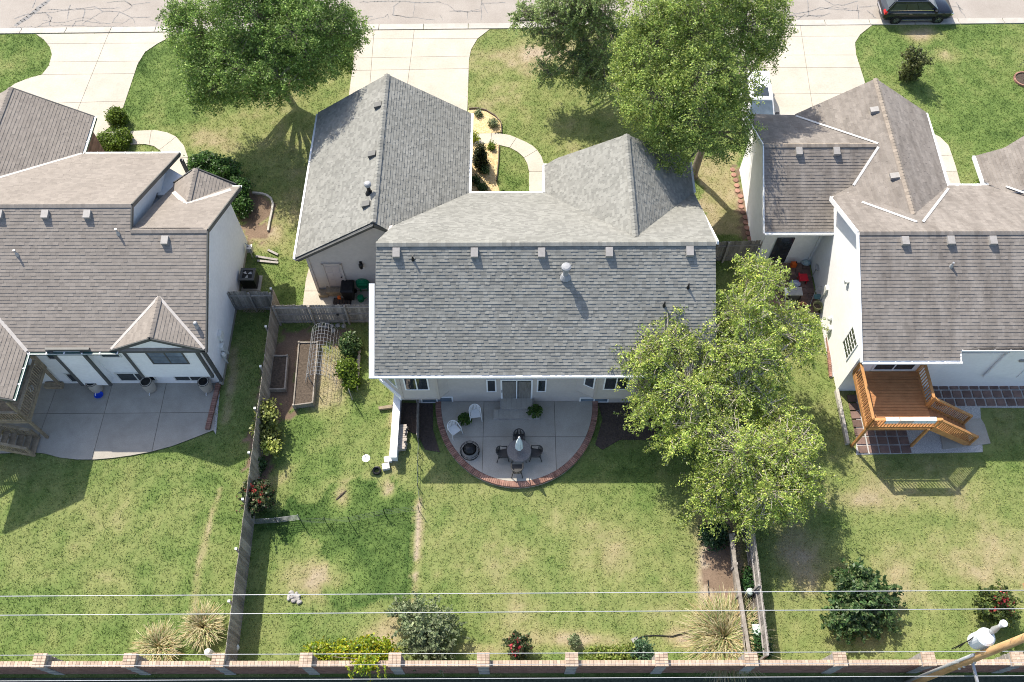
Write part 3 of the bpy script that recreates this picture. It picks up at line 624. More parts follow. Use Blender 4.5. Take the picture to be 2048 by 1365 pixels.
# bays at the rear
def bay(x0, x1, dx, yw, d, zb, zt, win, side_win=None):
    P = [(x0 - dx, yw), (x0, yw - d), (x1, yw - d), (x1 + dx, yw)]
    b = MB().prism(P, zb, zt, r=.5).build('bay', TAUPE, H); fl = MB().prism([(p[0] * 1.0, p[1] - .03) for p in P], zb - .06, zb + .02).build('bay_sill', MATS['corner_board_taupe'], b)
    for a, c in zip(P[:-1], P[1:]):
        a3, c3 = Vector((*a, zb)), Vector((*c, zb)); o = Vector((c[1] - a[1], -(c[0] - a[0]), 0))
        mb = MB(); up = Vector((0, 0, zt - zb))
        for vs, r in courses([a3, c3, c3 + up, a3 + up], .18, .016, siding_w, big=o): mb.add(vs, TF, r)
        mb.build('siding', TAUPE, b)
    for p in P[1:3]: MB().beam((p[0], p[1] - .01, zb), (p[0], p[1] - .01, zt), .1, .1).build('corner_board', MATS['corner_board_taupe'], b)
    return b
YB = 19.22
bay(-5.52, -3.72, .48, YW, YW - YB, 1.42, 4.6, None)
bay(4.0, 5.9, .9, YW, YW - YB, 1.42, 4.6, None)
z0_, z1_ = 2.42, 3.75
window(H, (-5.3, YB, z0_), (-4.1, YB, z1_), (0, -1, 0), mull=2)
window(H, (4.33, YB, z0_), (5.55, YB, z1_), (0, -1, 0), mull=2)
dxx = Vector((.9, -.43, 0)); a0 = Vector((3.1, YW, 0)); o_ = (-.43, -.9, 0)
window(H, (a0 + dxx * .36) + Vector((0, 0, z0_)), (a0 + dxx * .92) + Vector((0, 0, z1_)), o_, mull=1)
# clipped corner on the left with its big slanted-face window
cw0, cw1 = Vector((-6.75, 20.35, 0)), Vector((-5.56, YB + .02, 0)); oc = (-(cw0.y - cw1.y), -(cw1.x - cw0.x), 0)
cb_ = MB().prism([(-6.75, 20.35), (-5.56, YB + .02), (-5.3, 19.7), (-6.1, 20.4)], 1.42, 4.6, r=.5).build('corner_bay', TAUPE, H)
window(H, cw0 + (cw1 - cw0) * .12 + Vector((0, 0, 2.3)), cw0 + (cw1 - cw0) * .9 + Vector((0, 0, 3.8)), oc, mull=1, glass=GLASSB)
MB().beam(cw0 + Vector((-.02, -.02, 1.42)), cw1 + Vector((-.02, -.02, 1.42)), .12, .3).build('white_skirt', WHT, H)
window(H, (-4.75, YW, .08), (-3.1, YW, .75), (0, -1, 0), mull=2, glass=GLASSB)
window(H, (3.35, YW, .1), (4.85, YW, .62), (0, -1, 0), mull=2, glass=GLASSB)
window(H, (6.6, YW, 1.6), (7.9, YW, 3.4), (0, -1, 0), mull=2)
sd = window(H, (-.66, YW, .42), (.94, YW, 2.66), (0, -1, 0), mull=2, fw=.09, name='sliding_door')
cu = MB()
for k in range(28): 
    x = -.55 + 1.38 * k / 28
    if abs(x - .14) > .08: cu.box((x + .02, YW - .030, 1.5), (.028, .012, 1.9))
cu.build('curtain', CURT, sd); MB().box((-.6, YW - .08, 1.45), (.03, .03, .22)).build('handle', BLKM, sd)
window(H, (-1.36, YW, 1.33), (-.86, YW, 2.66), (0, -1, 0)); window(H, (1.14, YW, 1.33), (1.62, YW, 2.66), (0, -1, 0))
window(H, (-.66, YW, 2.86), (.94, YW, 3.25), (0, -1, 0))
for sx, x0 in ((1, -1.36), (-1, 1.62)):
    aw = MB(); P = [Vector((x0, YW - .05, 2.85)), Vector((x0 + sx * .5, YW - .05, 2.85))] + [Vector((x0 + sx * .5 * (1 - math.sin(a)), YW - .05, 2.85 + .42 * math.cos(a))) for a in [PI / 2 * k / 8 for k in range(8)]]
    aw.extr(P, (0, .05, 0)); f_ = aw.build('arched_window', WHT, H); gq = MB(); cc = sum(P, Vector()) / len(P); gq.extr([cc + (p - cc) * .8 + Vector((0, -.01, 0)) for p in P], (0, .02, 0)); gq.build('pane', GLASS, f_)
for x, y in ((793, 508), (949, 508), (1083, 508), (1218, 507), (1379, 505)):
    d = ray(x, y); t = (4.54 - .67 * 18.91 - HC) / (d[2] - .67 * d[1]); roof_vent(H, HC * 0 + d[0] * t, d[1] * t, rear, VENTM)
for x, y in ((757, 213), (745, 311), (733, 411)):
    d = ray(x, y); t = (3.6 + .667 * 11.27 - HC) / (d[2] - .667 * d[0]); roof_vent(H, d[0] * t, d[1] * t, gl_, DKTR, (-1, 0))
def stack(zf, px, py, h, r, cap, m=GALV, dark=GALV, nm='vent_pipe', house=None):
    """a pipe through the roof"""
    lo, hi = 0, 200; d = ray(px, py)
    for k in range(60):
        mid = (lo + hi) / 2; p = C0 + d * mid
        if p[2] > zf(p[0], p[1]): lo = mid
        else: hi = mid
    x, y = p[0], p[1]; z = zf(x, y)
    mb = MB(); mb.lathe((x, y, z), [(r * 2.2, -.05), (r * 1.25, .14), (r, .16), (r, h)], 14)
    o = mb.build(nm, m, house or H, smooth=False)
    if cap: MB().lathe((x, y, z + h), [(r * .7, 0), (r * 1.7, .03), (r * 1.75, .17), (r * 1.2, .22), (.01, .23)], 18).build('cap', VENTG, o)
stack(rear, 1131, 553, .62, .13, True, m=VENTG); stack(rear, 826, 520, .3, .04, False, m=BLKM); stack(rear, 1376, 576, .32, .04, False, m=BLKM); stack(rear, 1328, 612, .32, .04, False, m=BLKM)
stack(gl_, 739, 386, .55, .10, True, m=BLKM)
# back steps
stp = thing('back_steps', 'two wide paver-topped steps below the sliding glass door', 'steps', (0, 19.1, .22))
MB().box((.14, 19.33, .39), (1.7, .6, .34)).build('upper_step', STONE, stp); MB().box((.14, 18.84, .29), (2.35, .52, .17)).build('lower_step', STONE, stp)
for i in range(9): piece('paver', CONCG, (-.9 + .26 * i, 18.84, .385), (.25, .50, .03), stp)
for i in range(6): piece('paver', CONCG, (-.51 + .26 * i, 19.33, .572), (.25, .58, .03), stp)
# low white wing wall with stone end, plank stub
ww = thing('low_white_wall', 'low white painted wing wall running out from the house corner', 'low wall', (-5.8, 18, 0))
MB().box((-5.92, 18.15, .35), (.3, 3.4, .7)).build('wall_body', WHT, ww); MB().box((-5.92, 18.1, .73), (.36, 3.5, .06)).build('coping', WHT, ww)
for k, (px, py) in enumerate(((776, 920), (772, 934))): MB().box((*g(px, py, .1), .1), (.36, .3, .24), .2).build('end_block', mat('pale_block%d' % k, (.6, .58, .54)), ww)
tag(MB().box((*g(772, 815, .15), .12), (.75, .16, .16), .15).build('timber_stub', OLDW), 'short grey timber stub lying against the low white wall', 'timber')
# ================================================================== LEFT HOUSE
HL = thing('house', 'white house with brown shingle roof and dark trim on the left', 'house', (-22, 26, 0))
lre = lambda x, y: 4.26 + .5 * (y - 20.37)
lfu = lambda x, y: 7.415 - .5 * (y - 26.68)
lfl = lambda x, y: 6.855 - .5 * (y - 25.56)
lgr = lambda x, y: 4.5 - .5 * (x + 23.4)
lgl = lambda x, y: 6.4 + .5 * (x + 27.2)
DX = -16.97; dYb = 20.37 + (5.42 - 4.26) / .5
ldl = lambda x, y: 5.42 + .5 * (x - DX)
ldr = lambda x, y: 5.42 - .5 * (x - DX)
ldk = lambda x, y: 4.26 - .5 * (x + 23.22)
PX, PZ = -16.62, 5.45
lpl = lambda x, y: PZ + .55 * (x - PX)
lpr = lambda x, y: PZ - .55 * (x - PX)
roof(HL, SHB, [
    ([(-34, 20.37), (-14.68, 20.37), (-14.72, 25.56), (-18.38, 25.56), (-18.4, 26.68), (-34, 26.68)], lre),
    ([(-34, 26.68), (-18.4, 26.68), (-18.15, 32.5), (-23.4, 32.5), (-27.2, 28.7), (-34, 28.7)], lfu),
    ([(-18.38, 25.56), (-14.72, 25.56), (-14.45, 30.1), (-18.0, 30.1), (-18.3, 28)], lfl),
    ([(-23.4, 32.5), (-23.4, 35.2), (-27.2, 35.5), (-27.2, 28.7)], lgr),
    ([(-27.2, 28.7), (-27.2, 35.5), (-31, 35.2), (-31, 28.7)], lgl),
    ([(-19.2, 20.45), (DX, 20.45), (DX, dYb)], ldl), ([(DX, 20.45), (-14.74, 20.45), (DX, dYb)], ldr),
    ([(-23.22, 17.85), (-23.22, 20.37), (-27.6, 24.7), (-27.6, 17.85)], ldk),
    ([(PX, 30.6), (PX, 28.2), (-17.9, 29.6), (-17.9, 30.2)], lpl), ([(PX, 30.6), (PX, 28.2), (-14.75, 29.8), (-14.75, 30.35)], lpr)], wfn=tab3_w, expo=.165, lift=.02, big=0, nbig=270)
ridge(HL, SHB, (-34, 26.68, 7.44), (-18.4, 26.68, 7.44)); ridge(HL, SHB, (-18.38, 25.56, 6.885), (-14.72, 25.56, 6.885)); ridge(HL, SHB, (-27.2, 28.9, 6.43), (-27.2, 35.5, 6.43)); ridge(HL, SHB, (DX, 20.45, 5.45), (DX, dYb, 5.45)); ridge(HL, SHB, (PX, 28.25, PZ + .03), (PX, 30.6, PZ + .03))
VALM = mat('pale_valley_metal', (.42, .385, .345), (.5, .46, .42), scale=3, rough=.5)
strip(HL, 'valley_flashing', VALM, (-23.4, 32.5, 4.5), (-27.2, 28.7, 6.41), .14); strip(HL, 'valley_flashing', VALM, (DX, dYb, 5.42), (-19.2, 20.45, 4.31), .13); strip(HL, 'valley_flashing', VALM, (DX, dYb, 5.42), (-14.74, 20.45, 4.31), .13)
strip(HL, 'valley_flashing', VALM, (-23.22, 20.37, 4.26), (-27.2, 24.4, 6.25), .16); strip(HL, 'valley_flashing', VALM, (PX, 28.2, 5.5), (-17.7, 29.45, 4.95), .22); strip(HL, 'valley_flashing', VALM, (PX, 28.2, 5.5), (-14.8, 29.75, 4.78), .2)
def gutter(parent, pts, m, clips=True):
    mb = MB(); cl = MB()
    for a, b in zip(pts[:-1], pts[1:]):
        mb.beam(a, b, .12, .12); A, B = Vector(a), Vector(b); L = (B - A).length
        k = max(1, int(L / .75))
        for i in range(k + 1):
            p = A + (B - A) * (i / k); d = (B - A).normalized(); cl.beam(p + Vector((0, 0, .07)) - d * .03, p + Vector((0, 0, .07)) + d * .03, .15, .02)
        sd = (B - A).normalized().cross(Vector((0, 0, 1))) * .065
    o = mb.build('gutter', m, parent)
    if clips: cl.build('gutter_clips', WHT, o)
    lip = MB()
    for a, b in zip(pts[:-1], pts[1:]):
        d = (Vector(b) - Vector(a)).normalized(); s = d.cross(Vector((0, 0, 1))) * .06; lip.beam(Vector(a) + s + Vector((0, 0, .065)), Vector(b) + s + Vector((0, 0, .065)), .02, .02)
    lip.build('gutter_lip', WHT, o); return o
gutter(HL, [(-23.15, 20.3, 4.16), (-18.9, 20.3, 4.16)], GRTR); gutter(HL, [(-23.15, 17.83, 4.16), (-23.15, 20.3, 4.16)], GRTR); gutter(HL, [(-18.1, 32.58, 4.4), (-23.35, 32.58, 4.4)], GRTR); gutter(HL, [(-23.32, 32.5, 4.4), (-23.32, 35.2, 4.4)][::-1], GRTR)
gutter(HL, [(-14.4, 30.18, 4.45), (-15.0, 30.18, 4.45)], GRTR)
MB().beam((-22.3, 20.42, 4.36), (-20.2, 20.42, 4.36), .12, .2).build('chase_cap', DKTR, HL)
rk = MB()
for a, b in (((-14.66, 20.33, 4.2), (-14.69, 25.56, 6.8)), ((-14.69, 25.56, 6.8), (-14.42, 30.13, 4.5)), ((-18.37, 26.68, 7.34), (-18.12, 32.53, 4.42)), ((-18.37, 25.6, 6.8), (-18.37, 26.68, 7.34))): MB().beam(a, b, .06, .22).build('rake_board', DKTR, HL)
for a, b in (((DX, 20.4, 5.34), (-19.25, 20.4, 4.2)), ((DX, 20.4, 5.34), (-14.7, 20.4, 4.2)), ((PX, 30.65, 5.4), (-17.9, 30.25, 4.7)), ((PX, 30.65, 5.4), (-14.75, 30.4, 4.4)), ((-23.2, 17.8, 4.16), (-27.6, 17.8, 6.36)), ((-27.2, 35.55, 6.3), (-23.4, 35.25, 4.4))): MB().beam(a, b, .06, .2).build('rake_board', DKTR, HL)

YL = 20.82
MB().prism([(-33.5, 21.0), (-15.3, 21.0), (-15.3, 29.5), (-18.8, 31.8), (-33.5, 31.8)], 0, 4.3, r=.5).prism([(-30.6, 31.8), (-23.85, 31.8), (-23.85, 34.9), (-30.6, 34.9)], 0, 4.3).build('house_core', WSID, HL)
wall(HL, [(-33.5, YL, 0), (-15.15, YL, 0), (-15.15, YL, 4.4), (-33.5, YL, 4.4)], WSID, (0, -1, 0))
wall(HL, [(-15.13, YL, 0.3), (-15.13, 29.7, .3), (-15.13, 29.7, 4.7), (-15.13, 25.56, 6.7), (-15.13, YL, 4.4)], WSID, (1, 0, 0))
MB().box((-15.2, 25.2, .15), (.16, 9.0, .3)).build('foundation', CONCG, HL)
wall(HL, [(-18.7, 25.5, 5.6), (-18.7, 31.8, 4.2), (-18.7, 31.8, 4.6), (-18.7, 26.68, 7.2), (-18.7, 25.5, 6.7)], WSID, (1, 0, 0))
wall(HL, [(-18.7, 29.7, 0), (-18.7, 31.8, 0), (-18.7, 31.8, 4.6), (-18.7, 29.7, 5.6)], WSID, (1, 0, 0))
wall(HL, [(-18.7, 29.7, 0), (-15.15, 29.7, 0), (-15.15, 29.7, 4.6), (-18.7, 29.7, 4.6)], WSID, (0, 1, 0))
wall(HL, [(-23.8, 31.8, 0), (-23.8, 35, 0), (-23.8, 35, 4.4), (-23.8, 31.8, 4.4)], BRICKW, (1, 0, 0)); wall(HL, [(-30.6, 35, 0), (-23.8, 35, 0), (-23.8, 35, 4.5), (-27.2, 35, 6.2), (-30.6, 35, 4.5)], BRICKW, (0, 1, 0))
gd = MB()
for k in range(4): gd.box((-27.2, 35.08, .3 + .53 * k), (4.9, .06, .51))
gd.build('garage_door', WHT, HL)
for x, y in ((-18.0, 32.2), (-17.95, 30.45), (-16.0, 30.4)): MB().box((x, y, 2.2), (.16, .16, 4.3)).build('porch_post', DKTR, HL)
YD = 20.52
db = MB().prism([(-18.75, YD), (-15.2, YD), (-15.2, YL + .2), (-18.75, YL + .2)], 1.35, 4.5, r=.5).extr([Vector((-18.75, YD, 4.4)), Vector((-15.2, YD, 4.4)), Vector((DX, YD, 5.3))], (0, 1.8, 0)).build('bay', WSID, HL)
mb = MB()
for vs, r in courses([(-18.75, YD, 1.35), (-15.2, YD, 1.35), (-15.2, YD, 4.4), (DX, YD, 5.25), (-18.75, YD, 4.4)], .18, .016, siding_w, big=(0, -1, 0)): mb.add(vs, TF, r)
mb.build('siding', WSID, db)
for x in (-18.75, -15.24): MB().beam((x, YD - .02, 1.35), (x, YD - .02, 4.5), .13, .13).build('corner_board', DKTR, HL)
MB().beam((-15.13, YL - .02, .35), (-15.13, YL - .02, 4.35), .16, .14).build('downpipe', DKTR, HL)
window(HL, (-17.75, YD, 2.75), (-15.95, YD, 4.2), (0, -1, 0), frame=DKTR, mull=2, bars=(2, 2), glass=GLASSB)
chs = MB().box((-21.33, 20.62, 2.5), (1.44, .5, 3.6)).build('chimney_chase', WSID, HL)
mb = MB()
for vs, r in courses([(-22.05, 20.37, .72), (-20.61, 20.37, .72), (-20.61, 20.37, 4.3), (-22.05, 20.37, 4.3)], .18, .016, siding_w, big=(0, -1, 0)): mb.add(vs, TF, r)
mb.build('siding', WSID, chs)
for x in (-22.05, -20.61): MB().beam((x, 20.35, .72), (x, 20.35, 4.3), .14, .1).build('corner_board', DKTR, chs)
for a, b, z0, z1, n in ((-22.95, -22.1, .25, 1.2, 1), (-20.35, -18.45, .35, 1.25, 2), (-17.5, -15.85, .35, 1.2, 2), (-23.0, -22.15, 2.7, 3.75, 1), (-20.3, -19.3, 2.9, 3.8, 1)): window(HL, (a, YL, z0), (b, YL, z1), (0, -1, 0), frame=BOXW, mull=n)
MB().box((-25.0, YL - .02, 3.2), (1.5, .06, 2.0)).build('door', GLASS, HL)
for x, y in ((0, 431), (92, 431), (176, 431), (331, 483)):
    d = ray(x, y); t = (4.26 - .5 * 20.37 - HC) / (d[2] - .5 * d[1]); roof_vent(HL, d[0] * t, d[1] * t, lre, VENTM)
stack(lre, 237, 468, .38, .05, False, m=GALV, house=HL); stack(lre, 35, 510, .38, .05, False, m=GALV, house=HL); stack(lre, 394, 653, .14, .06, True, house=HL)
um = MB().box((-15.02, 22.6, 1.9), (.18, .4, .5)).box((-15.02, 22.2, 1.2), (.2, .3, .8)).lathe((-14.98, 21.9, 1.1), [(.09, -.15), (.12, 0), (.09, .15)], 10).beam((-15.02, 22.4, .3), (-15.02, 22.4, 1.7), .06, .06).beam((-15.02, 21.9, .2), (-15.02, 21.9, 1.2), .05, .05); um.build('electric_meter', BOXW, HL)
# ================================================================== RIGHT HOUSE
HR = thing('house', 'bright white house with streaked brown roof and cedar deck on the right', 'house', (22, 25, 0))
rre = lambda x, y: 4.74 + .5 * (y - 20.17)
rfr = lambda x, y: 7.195 - .5 * (y - 25.08)
GX, GZ = 19.72, 6.33
rgr = lambda x, y: GZ - .5 * (x - GX)
rgl = lambda x, y: GZ + .5 * (x - GX)
rse = lambda x, y: 3.8 + .554 * (y - 27.65)
rsf = lambda x, y: 6.0 - .44 * (y - 31.62)
yv = 25.08 + (7.195 - GZ) / .5; yR = 29.87
EX = 27.5; EZ = 6.0
rel = lambda x, y: 4.8 + .5 * (x - 24.75)
roof(HR, SHT, [
    ([(16.43, 19.64), (21.04, 19.64), (21.04, 20.17), (34, 20.17), (34, 25.08), (16.4, 25.08)], rre),
    ([(16.4, 25.08), (34, 25.08), (34, yR), (22.8, yR), (GX, yv), (17.3, 29.2), (16.25, 28.6)], rfr),
    ([(GX, yv), (22.8, yR), (22.85, 35.1), (GX, 36.05)], rgr),
    ([(GX, yv), (GX, 36.05), onpl(1590, 229, rgl)[:2], onpl(1757, 291, rgl)[:2], onpl(1704, 372, rgl)[:2], onpl(1664, 394, rgl)[:2], onpl(1720, 403, rgl)[:2]], rgl),
    ([(13.1, 27.65), (16.75, 27.65), (16.75, 28.9), (17.8, 29.6), onpl(1706, 374, rse)[:2], onpl(1759, 291, rse)[:2], (13.1, 31.62)], rse),
    ([(13.1, 31.62), onpl(1759, 291, rsf)[:2], onpl(1592, 230, rsf)[:2], (13.05, 35.4)], rsf),
    ([(24.75, 30.2), (24.75, 31.9), (26, 31.9), (28, 32.8), (28, 29.0), (25.5, 29.0)], rel)], wfn=tab3_w, expo=.165, lift=.022, trim=WHT, big=0, nbig=270)
RCAP = mat('tan_ridge_shingle', (.215, .18, .145), (.27, .23, .19), scale=3, rough=.9, var=.15)
ridge(HR, SHT, (16.4, 25.08, 7.22), (34, 25.08, 7.22)); ridge(HR, RCAP, (GX, yv, GZ + .03), (GX, 36.05, GZ + .03)); ridge(HR, RCAP, (13.1, 31.62, 6.03), (19.0, 31.62, 6.03))
VW = mat('white_valley_metal', (.44, .43, .41), (.52, .51, .49), rough=.5)
def vstrip(a, b): 
    strip(HR, 'valley_flashing', VW, a, b, .13, .012, .0)
mxz = lambda *f: (lambda x, y: max(q(x, y) for q in f))
for (xa, ya), (xb, yb), zf in (((1724, 404), (1834, 444), mxz(rfr, rgl)), ((1897, 377), (1846, 444), mxz(rfr, rgr)), ((1592, 232), (1756, 287), mxz(rsf, rgl)), ((1757, 294), (1707, 371), mxz(rse, rgl)), ((2012, 373), (2060, 390), mxz(rfr, rel))):
    vstrip(onpl(xa, ya, zf, .06), onpl(xb, yb, zf, .06))
gutter(HR, [(16.4, 19.57, 4.38), (21.05, 19.57, 4.38)], WHT); gutter(HR, [(21.1, 20.1, 4.64), (34, 20.1, 4.64)], WHT); gutter(HR, [(34, yR + .08, 4.7), (22.8, yR + .08, 4.7)], WHT); gutter(HR, [(22.93, 35.1, 4.65), (22.88, yR, 4.7)], WHT, False); gutter(HR, [(13.1, 27.57, 3.7), (16.7, 27.57, 3.7)], WHT, False); gutter(HR, [(24.68, 29.95, 4.7), (24.68, 31.9, 4.7)], WHT)
rk = MB()
for a, b in (((16.37, 19.6, 4.38), (16.33, 25.08, 7.12)), ((16.33, 25.08, 7.12), (16.2, 28.6, 5.36)), ((13.06, 27.6, 3.7), (13.06, 31.62, 5.92)), ((13.06, 31.62, 5.92), (13.0, 35.45, 4.22)), ((21.02, 19.6, 4.36), (21.02, 20.15, 4.6))): MB().beam(a, b, .06, .24).build('rake_board', WHT, HR)

MB().prism([(16.85, 20.5), (34, 20.5), (34, 29.4), (22.3, 29.4), (22.3, 34.9), (16.3, 34.9), (16.9, 29.0), (16.85, 28.0)], 0, 3.6, r=.5).prism([(13.75, 28.8), (17.2, 28.8), (16.2, 35.0), (13.75, 35.0)], 0, 2.9).build('house_core', WSID2, HR)
wall(HR, [(16.72, 20.3, 0), (16.72, 28.7, 0), (16.72, 28.7, 5.2), (16.72, 25.08, 6.95), (16.72, 20.3, 4.7)], WSID2, (-1, 0, 0))
wall(HR, [(16.72, 20.3, 0), (21.0, 20.3, 0), (21.0, 20.3, 4.7), (16.72, 20.3, 4.7)], WSID, (0, -1, 0)); wall(HR, [(21.0, 20.82, 0), (34, 20.82, 0), (34, 20.82, 4.9), (21.0, 20.82, 4.9)], WSID, (0, -1, 0))
wall(HR, [(13.6, 28.4, 0), (16.75, 28.4, 0), (16.75, 28.4, 4.1), (13.6, 28.4, 4.1)], WSID, (0, -1, 0))
wall(HR, [(13.6, 28.4, 0), (13.6, 35.1, 0), (13.6, 35.1, 4.35), (13.6, 31.62, 5.8), (13.6, 28.4, 4.1)], WSID2, (-1, 0, 0))
wall(HR, [(13.6, 35.1, 0), (16.1, 35.1, 0), (16.1, 35.1, 4.3), (13.6, 35.1, 4.3)], WSID2, (0, 1, 0)); wall(HR, [(16.1, 35.2, 0), (22.4, 35.2, 0), (22.4, 35.2, 4.8), (GX, 35.2, 6.1), (16.1, 35.2, 4.4)], WSID2, (0, 1, 0)); wall(HR, [(22.4, 29.5, 0), (22.4, 35.2, 0), (22.4, 35.2, 4.9), (22.4, 29.5, 4.9)], WSID2, (1, 0, 0))
MB().box((16.66, 18.75, .13), (.16, 3.0, .26)).build('foundation_ledge', CONCK, HR)
window(HR, (16.72, 22.05, 2.0), (16.72, 20.95, 3.7), (-1, 0, 0), mull=1, bars=(3, 5))
window(HR, (17.65, 20.3, 2.3), (19.75, 20.3, 4.38), (0, -1, 0), mull=2, fw=.1, name='sliding_door')
window(HR, (21.3, 20.82, .3), (23.1, 20.82, 1.3), (0, -1, 0), mull=2, fw=.08); window(HR, (21.25, 20.82, 2.75), (22.65, 20.82, 4.1), (0, -1, 0), mull=1, bars=(2, 2)); window(HR, (26.0, 20.82, 2.75), (27.4, 20.82, 4.1), (0, -1, 0), mull=1, bars=(2, 2))
c2 = MB().box((24.6, 20.62, 2.6), (1.7, .45, 2.6)).build('chimney_chase', WSID, HR)
for x in (23.75, 25.45): MB().beam((x, 20.38, 1.3), (x, 20.38, 3.9), .1, .08).build('corner_board', WHT, c2)
MB().box((24.9, 20.36, 3.1), (.5, .1, .16)).build('exhaust_hood', VENTM, c2)
MB().box((14.75, 28.35, 1.15), (.95, .06, 2.3)).build('side_door', GLASS, HR); MB().beam((16.55, 28.32, .1), (16.55, 28.32, 3.6), .07, .05).build('downpipe', WHT, HR)
MB().beam((25.9, 20.72, .1), (25.9, 20.72, 4.5), .08, .06).build('downpipe', DKTR, HR)
ut = MB().box((16.66, 25.6, 1.4), (.14, .3, .5)).beam((16.66, 25.6, .2), (16.66, 25.6, 1.3), .07, .07); ut.build('electric_meter', BOXW, HR)
MB().lathe((16.64, 23.9, 1.2), [(.05, -.14), (.12, -.05), (.12, .1), (.05, .16)], 10).box((16.66, 23.5, .8), (.2, .28, .5)).build('gas_meter', BOXW, HR)
MB().lathe((16.62, 24.3, 4.2), [(.14, .1), (.12, 0), (.02, -.28)], 10).build('wall_lamp', WHT, HR)
for x, y in ((1597, 305), (1672, 305)):
    q_ = onpl(x, y, rse); roof_vent(HR, q_[0], q_[1], rse, VENTM)
for x, y in ((1809, 484), (1900, 483), (1984, 483)):
    d = ray(x, y); t = (4.74 - .5 * 20.17 - HC) / (d[2] - .5 * d[1]); roof_vent(HR, d[0] * t, d[1] * t, rre, VENTM)
for x, y in ((1748, 223), (1788, 355)):
    d = ray(x, y); t = (GZ - .5 * GX - HC) / (d[2] - .5 * d[0]); roof_vent(HR, d[0] * t, d[1] * t, rgl, VENTM, (-1, 0))
stack(rre, 1902, 533, .3, .05, False, m=GALV, house=HR)
# ================================================================== VEGETATION
def leaves(name, parent, pts, size, pal, up=.55, jit=.35, elong=1.5, m=LEAF, droop=0.0, cl=0):
    """leaf-sized blades at pts (n,3); pal = list of (colour, weight)"""
    n = len(pts); pts = np.asarray(pts)
    nrm = rng.normal(size=(n, 3)); nrm /= np.linalg.norm(nrm, axis=1)[:, None]; nrm[:, 2] = np.abs(nrm[:, 2]) + up; nrm /= np.linalg.norm(nrm, axis=1)[:, None]
    t = rng.normal(size=(n, 3)); t[:, 2] -= droop; t -= nrm * (t * nrm).sum(1)[:, None]; t /= np.linalg.norm(t, axis=1)[:, None]; b = np.cross(nrm, t)
    s = size * rng.uniform(.65, 1.35, (n, 1)); L = s * elong * .5; Wd = s * .5
    fold = nrm * s * .12
    v = np.stack([pts - t * L, pts + b * Wd + fold, pts + t * L, pts - b * Wd + fold], 1).reshape(-1, 3)
    f = np.arange(4 * n).reshape(n, 4)
    cols = np.array([p[0] for p in pal]); w = np.array([p[1] for p in pal], float); w /= w.sum()
    c = cols[rng.choice(len(pal), n, p=w)] * rng.uniform(1 - jit, 1 + jit, (n, 1))
    if cl: c = c * np.repeat(rng.uniform(.62, 1.3, (n // cl + 1, 1)), cl, 0)[:n]
    o = np_mesh(name, v, f, np.repeat(c, 4, 0), m, parent); return o
def blob_points(blobs, nclu, per, rc, shell=.55, flat=1.0, spray=0.0, fall=.5):
    """clumps of leaf positions in ellipsoids (c, (rx,ry,rz)); most clumps lie near the skin"""
    vol = np.array([b[1][0] * b[1][1] + b[1][0] * b[1][2] + b[1][1] * b[1][2] for b in blobs]); vol = vol / vol.sum(); out = []; cen = []
    for b, w in zip(blobs, vol):
        k = max(1, int(nclu * w)); d = rng.normal(size=(k, 3)); d /= np.linalg.norm(d, axis=1)[:, None]
        r = shell + (1 - shell) * rng.random((k, 1)) ** .6; r[rng.random(k) < .18] *= .6
        cc = np.array(b[0]) + d * r * np.array(b[1]); cen.append(cc)
        if spray:
            t = rng.random((k, per, 1)) ** .8; dr = d * np.array([1, 1, .45]) + rng.normal(size=(k, 3)) * .45; dr /= np.linalg.norm(dr, axis=1)[:, None]; L = spray * rng.uniform(.5, 1.4, (k, 1, 1))
            q = dr[:, None] * (t - .35) * L + rng.normal(size=(k, per, 3)) * rc * (1.1 - .75 * t) + np.array([0, 0, -fall]) * L * (t ** 2)
            out.append((cc[:, None] + q).reshape(-1, 3)); continue
        q = rng.normal(size=(k, per, 3)) * rc * rng.uniform(.6, 1.3, (k, 1, 1)); q[..., 2] *= flat; out.append((cc[:, None] + q).reshape(-1, 3))
    return np.concatenate(out), np.concatenate(cen)
def limb(mb, a, b, r0, r1, sag=.12, n=5):
    a, b = Vector(a), Vector(b); L = (b - a).length; pts = []
    off = Vector((random.uniform(-1, 1), random.uniform(-1, 1), random.uniform(.2, 1))) * L * sag
    for i in range(n + 1): t = i / n; pts.append(a.lerp(b, t) + off * (4 * t * (1 - t)) * .5 + Vector((random.uniform(-1, 1), random.uniform(-1, 1), 0)) * L * .012)
    mb.tube(pts, [r0 + (r1 - r0) * i / n for i in range(n + 1)], 6); return pts
